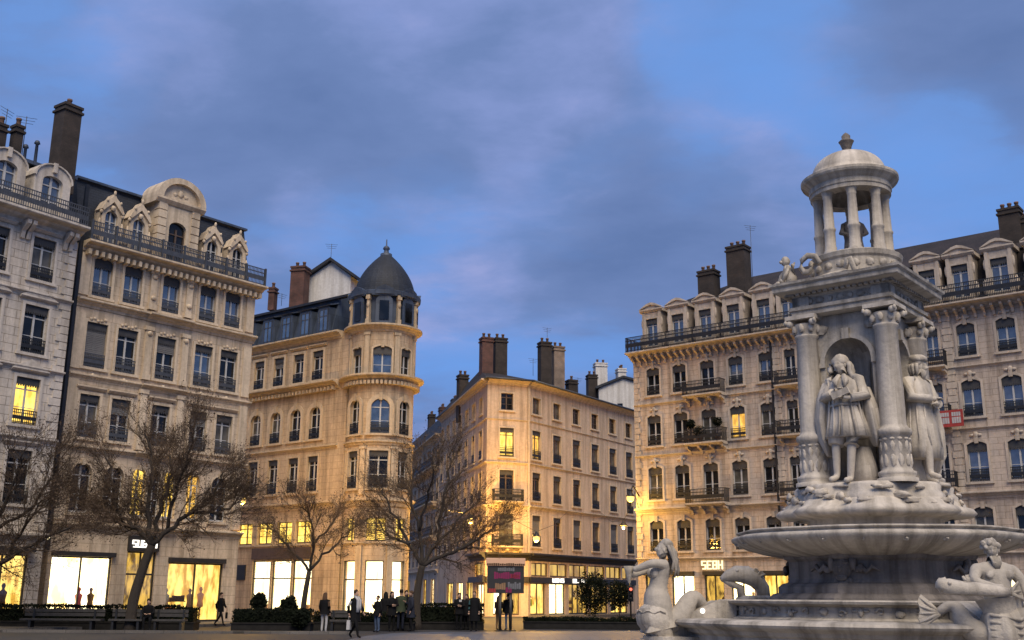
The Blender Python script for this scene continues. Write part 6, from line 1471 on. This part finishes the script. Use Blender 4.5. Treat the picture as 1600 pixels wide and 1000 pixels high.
E_ = [('hip', 'waist'), ('waist', 'rib'), ('rib', 'chest'), ('chest', 'neck'), ('neck', 'jaw'), ('jaw', 'brow'), ('brow', 'crown'), ('chest', 'sl'), ('sl', 'el'), ('el', 'wl'), ('wl', 'hl'), ('chest', 'sr'), ('sr', 'er'), ('er', 'wr'), ('wr', 'hr'), ('hip', 'low'), ('low', 't1'), ('t1', 't2'), ('t2', 't3'), ('t3', 't4'), ('t4', 't5'), ('t5', 't6'), ('t6', 't7')]
def hairA(h):
    h.ball((0, -.1, 2.54), (.125, .12, .1), 14, 10, .2, 4)
    for k in range(11):
        a = -1.5+3.*k/10; w = .018*math.sin(k*2.3); h.tube([(math.sin(a)*.11, -.1+.09*math.cos(a), 2.52), (math.sin(a)*.135, -.05+.09*math.cos(a)+w, 2.4), (math.sin(a)*.15, -.02+.1*math.cos(a)-w, 2.25), (math.sin(a)*.14, -.03+.12*math.cos(a)+w, 2.1), (math.sin(a)*.11, -.05+.14*math.cos(a), 1.95+.06*(k % 3))], [.03, .036, .034, .028, .008], 6)
def shellA(e): e.lathe([(.02, -.1), (.05, .0), (.075, .1), (.1, .2), (.08, .19)], (0, -.8, 1.95), 12)
def breastA(e):
    e.loft([(0, -.29, 1.56, .2, .17), (0, -.34, 1.42, .31, .27), (0, -.36, 1.28, .37, .32), (0, -.33, 1.14, .37, .32), (0, -.26, 1.0, .31, .28), (0, -.18, .86, .25, .24), (0, -.12, .7, .24, .24)], 32, .05, 13)
    for j in range(6): e.tube([(.35*math.sin(t)*(1-.07*j), -.34+.02*j-.31*math.cos(t)*(1-.05*j), 1.36-.085*j+.025*math.sin(9*t)) for t in [-1.9+3.8*q/24 for q in range(25)]], .016, 5)
    for s in (-1, 1): e.cut(); e.ball((s*.11, -.36, 2.03), (.095, .085, .095), 12, 9)
sea_figure('marble siren leaning back with arms raised, tail looped behind', SI-PI/2, A_, E_, hairA, [('held_shell', shellA), ('scaled_hip', breastA), ('tail_fin', lambda e: fin(e, (-.12, .8, 1.42), (-.1, .5, .05), .6, .3, (.3, 0, 1)))])
# front: triton seen from outside, head bowed, holding a fish level to its right
B_ = {'hip': (V3((.06, .0, 1.32)), (.34, .27)), 'low': (V3((.08, -.04, 1.0)), (.34, .27)), 'waist': (V3((.04, .02, 1.6)), (.27, .2)), 'rib': (V3((.02, .03, 1.8)), (.29, .21)), 'chest': (V3((.0, .04, 1.98)), (.27, .19)), 'neck': (V3((-.03, .0, 2.18)), .08), 'jaw': (V3((-.05, -.05, 2.27)), .078), 'brow': (V3((-.06, -.045, 2.37)), .1), 'crown': (V3((-.06, -.02, 2.45)), .075),
      'sl': (V3((-.3, .02, 2.07)), .11), 'el': (V3((-.42, -.12, 1.86)), .085), 'wl': (V3((-.16, -.3, 1.78)), .05), 'hl': (V3((-.08, -.34, 1.8)), .045), 'sr': (V3((.3, .04, 2.05)), .11), 'er': (V3((.44, -.02, 1.8)), .085), 'wr': (V3((.36, -.2, 1.62)), .05), 'hr': (V3((.33, -.26, 1.58)), .045),
      't1': (V3((-.12, .05, 1.1)), (.24, .22)), 't2': (V3((-.36, .1, 1.12)), (.2, .2)), 't3': (V3((-.52, .16, 1.3)), (.16, .16)), 't4': (V3((-.5, .26, 1.5)), (.12, .12)), 't5': (V3((-.62, .34, 1.52)), (.09, .09)), 't6': (V3((-.78, .4, 1.4)), (.06, .06))}
E2_ = E_[:16]+[('hip', 'low'), ('low', 't1'), ('t1', 't2'), ('t2', 't3'), ('t3', 't4'), ('t4', 't5'), ('t5', 't6')]
E2_ = list(dict.fromkeys(E2_))
def hairB(h):
    h.ball((-.06, -.02, 2.40), (.125, .125, .11), 14, 9, .25, 8)
    for k in range(12): a = 2*PI*k/12; h.ball((-.06+.11*math.sin(a), -.03-.1*math.cos(a)*.9, 2.40+.03*math.sin(k*3)), (.045, .045, .045), 7, 6, .3, k)
    for k in range(6): h.tube([(-.12+.024*k, -.12, 2.24), (-.1+.02*k, -.15, 2.14), (-.08+.012*k, -.14, 2.05)], [.025, .025, .008], 6)
    pass
def fish(e):
    e.tube([(-1.02, -.2, 1.79), (-.98, -.2, 1.8), (-.88, -.22, 1.79), (-.7, -.25, 1.77), (-.5, -.28, 1.76), (-.3, -.3, 1.75), (-.12, -.31, 1.73), (0, -.31, 1.71)], [.05, .1, .12, .105, .1, .095, .08, .05], 14)
    e.ball((-.98, -.22, 1.82), (.10, .1, .1), 10, 8, .25, 1); e.ball((-.92, -.32, 1.84), .03, 8, 6); fin(e, (.02, -.31, 1.71), (1, 0, .2), .7, .2, (0, 1, 0), 5); fin(e, (-.6, -.26, 1.85), (-.3, 0, 1), .5, .12, (0, 1, 0), 5)
def legB(e):
    e.loft([(.09, -.03, 1.5, .30, .22), (.1, -.05, 1.36, .39, .31), (.12, -.08, 1.15, .42, .33), (.14, -.06, .9, .44, .34)], 40, .1, 9)
    for i in range(5): e.tube([(-.28, -.2, 1.4-.1*i), (.08, -.40, 1.33-.1*i), (.46, -.2, 1.42-.1*i)], .025, 6)
    for s in (-1, 1): e.ball((.0+s*.11, -.11, 1.97), (.12, .06, .08), 10, 8)
sea_figure('marble triton with bowed head holding a long fish level before it', SI, B_, E2_, hairB, [('held_fish', fish), ('drapery', legB), ('tail_fin', lambda e: fin(e, (-.74, .38, 1.4), (-.8, .1, .12), .75, .36, (0, -1, .3)))])
# dolphin behind the basin
mb = MB(); mb.tube([(-2.35, 3.0, 1.98), (-2.2, 3.0, 2.05), (-2.02, 3.0, 2.1), (-1.8, 3.0, 2.08), (-1.6, 3.05, 1.98), (-1.45, 3.1, 1.8), (-1.4, 3.1, 1.5)], [.05, .12, .17, .19, .18, .15, .12], 12)
mb.ball((-2.02, 2.86, 2.16), .04, 8, 6); fin(mb, (-1.62, 2.95, 2.0), (.4, -.3, .8), .6, .22, (0, 1, 0), 5); mb.tube([(-2.3, 3, 1.97), (-2.1, 3, 1.88), (-1.95, 3, 1.82), (-1.9, 3, 1.5)], [.04, .07, .08, .1], 8)
mb.lathe([(.4, 1.2), (.38, 1.6), (.3, 1.66), (0, 1.66)], (-1.65, 3.05, 0), 14)
d = mb.build('dolphin', ST, fo); d['label'] = 'carved marble dolphin head rising from the far side of the basin'
mb = MB(); mb.ball((-3.38, -.6, 1.38), .05, 10, 8); mb.tube([(-3.36, -.5, 1.26), (-3.37, -.55, 1.36)], .04, 8); 
q = mb.build('spotlight', M['lampw'] if False else M['sign'], fo)

# the upper storeys of the fountain, set to their measured levels
LV = [(-9, -9), (3.6, 3.58), (7.8, 7.56), (8.24, 8.12), (9.5, 9.42), (10.93, 10.84), (20, 20)]
def level(z):
    for (a, b), (c, d) in zip(LV, LV[1:]):
        if z <= c: return b+(d-b)*(z-a)/(c-a)
def under(o):
    for ch in o.children: yield ch; yield from under(ch)
for o in under(fo):
    if o.type == 'MESH':
        for v in o.data.vertices: v.co.z = level(v.co.z)
# ================================================================= sky and light
w = bpy.data.worlds.new('World'); sc.world = w; w.use_nodes = True; nt = w.node_tree; nt.nodes.clear()
out = N(nt, 'ShaderNodeOutputWorld'); bg = N(nt, 'ShaderNodeBackground'); L(nt, bg.outputs[0], out.inputs[0])
sky = N(nt, 'ShaderNodeTexSky'); sky.sky_type = 'NISHITA'; sky.sun_disc = False; sky.sun_elevation = R(SUN_EL); sky.sun_rotation = R(SUN_ROT)
sky.air_density = 1.; sky.dust_density = 1.; sky.ozone_density = 3.
tc = N(nt, 'ShaderNodeTexCoord'); sp = N(nt, 'ShaderNodeSeparateXYZ'); L(nt, tc.outputs['Generated'], sp.inputs[0])
def MA(op, a, b=None, **k):
    m = N(nt, 'ShaderNodeMath'); m.operation = op
    for i, v in enumerate((a, b)):
        if v is None: continue
        if isinstance(v, (int, float)): m.inputs[i].default_value = v
        else: L(nt, v, m.inputs[i])
    m.use_clamp = k.get('clamp', False); return m.outputs[0]
zc = MA('ADD', MA('MAXIMUM', sp.outputs['Z'], 0.), .16)
cx = N(nt, 'ShaderNodeCombineXYZ'); L(nt, MA('DIVIDE', sp.outputs['X'], zc), cx.inputs[0]); L(nt, MA('DIVIDE', sp.outputs['Y'], zc), cx.inputs[1])
mp = N(nt, 'ShaderNodeMapping'); mp.inputs['Location'].default_value = SKY_OFF; mp.inputs['Rotation'].default_value = (0, 0, R(SKY_ROT)); mp.inputs['Scale'].default_value = (.85, 1.0, 1); L(nt, cx.outputs[0], mp.inputs['Vector'])
na = N(nt, 'ShaderNodeTexNoise', Scale=1.1, Detail=9.0, Roughness=.5, Distortion=.15); L(nt, mp.outputs[0], na.inputs['Vector'])
nb = N(nt, 'ShaderNodeTexNoise', Scale=2.4, Detail=9.0, Roughness=.55, Distortion=.1); L(nt, mp.outputs[0], nb.inputs['Vector'])
def blob(acc, x, y, rad, wgt):
    d = ray(x, y).normalized(); q = N(nt, 'ShaderNodeVectorMath'); q.operation = 'DOT_PRODUCT'; L(nt, tc.outputs['Generated'], q.inputs[0]); q.inputs[1].default_value = d
    m = N(nt, 'ShaderNodeMapRange'); m.interpolation_type = 'SMOOTHERSTEP'; m.inputs['From Min'].default_value = math.cos(rad); m.inputs['From Max'].default_value = 1.; m.inputs['To Min'].default_value = 0; m.inputs['To Max'].default_value = wgt
    L(nt, q.outputs['Value'], m.inputs['Value']); return MA('ADD', acc, m.outputs['Result'])
nd = N(nt, 'ShaderNodeTexNoise', Scale=5.5, Detail=8.0, Roughness=.6, Distortion=.25); L(nt, mp.outputs[0], nd.inputs['Vector'])
fa = MA('ADD', MA('MULTIPLY', na.outputs['Fac'], 1.25), MA('MULTIPLY', MA('SUBTRACT', nd.outputs['Fac'], .5), .42)); fa = MA('SUBTRACT', fa, .125); fb = MA('ADD', nb.outputs['Fac'], MA('MULTIPLY', MA('SUBTRACT', nd.outputs['Fac'], .5), .30))
for x, y, rr_, w_ in ((1150, 20, .13, -.13), (1270, 70, .09, -.06), (1530, 300, .13, -.10), (1450, 200, .07, -.05), (480, 330, .08, -.08), (100, 60, .07, -.06), (1480, 210, .06, -.05), (40, 220, .16, -.10), (590, 90, .06, -.13), (800, 560, .2, -.06), (620, 330, .1, -.05), (450, 200, .16, .10), (850, 260, .15, .14), (1100, 330, .14, .12), (1590, 60, .14, .10), (150, 20, .1, .05), (700, 60, .14, .08), (850, 100, .1, .10)):
    fa = blob(fa, x, y, rr_, w_)
for x, y, rr_, w_ in ((720, 430, .08, .13), (600, 520, .06, .06), (950, 60, .12, .06), (860, 220, .1, .05), (480, 340, .05, .1), (400, 190, .14, -.07), (1000, 380, .14, -.08), (1560, 60, .2, -.10), (640, 30, .12, .05)):
    fb = blob(fb, x, y, rr_, w_)
cov = ramp(nt, fa, [(.20, g3(0)), (.36, g3(.3)), (.46, g3(.78)), (.60, g3(1))])
ccol = ramp(nt, fb, [(.26, (.122, .197, .415)), (.48, (.158, .24, .485)), (.62, (.225, .305, .60)), (.76, (.33, .38, .69))])
clr = N(nt, 'ShaderNodeMix'); clr.data_type = 'RGBA'; clr.blend_type = 'MIX'; clr.inputs[0].default_value = .82
sk = mul(nt, sky.outputs[0], sky.outputs[0], 0.); L(nt, sk, clr.inputs[6])
clr.inputs[7].default_value = (.185, .40, .92, 1)
g = N(nt, 'ShaderNodeVectorMath'); g.operation = 'SCALE'; g.inputs['Scale'].default_value = SKY_NISH; L(nt, sky.outputs[0], g.inputs[0])
L(nt, g.outputs[0], clr.inputs[6])
mx = N(nt, 'ShaderNodeMix'); mx.data_type = 'RGBA'; L(nt, cov, mx.inputs[0]); L(nt, clr.outputs[2], mx.inputs[6]); L(nt, ccol, mx.inputs[7])
L(nt, mx.outputs[2], bg.inputs['Color']); bg.inputs['Strength'].default_value = SKY_K
s = bpy.data.lights.new('sun', 'SUN'); s.energy = SUN_E; s.angle = R(SUN_ANG); s.color = SUN_C
so = bpy.data.objects.new('sun', s); col.objects.link(so)
az = R(SUN_ROT); el = R(SUN_LAMP_EL); d = Vector((math.sin(az)*math.cos(el), math.cos(az)*math.cos(el), math.sin(el)))
so.rotation_euler = d.to_track_quat('Z', 'Y').to_euler(); so.location = (0, 0, 60)
vs = sc.view_settings; vs.view_transform = 'Standard'; vs.look = 'None'; vs.exposure = EXPO; vs.gamma = 1
sc.cycles.max_bounces = 5; sc.cycles.diffuse_bounces = 3; sc.cycles.glossy_bounces = 2; sc.cycles.transparent_max_bounces = 8; sc.cycles.use_denoising = True; sc.cycles.sample_clamp_indirect = 6
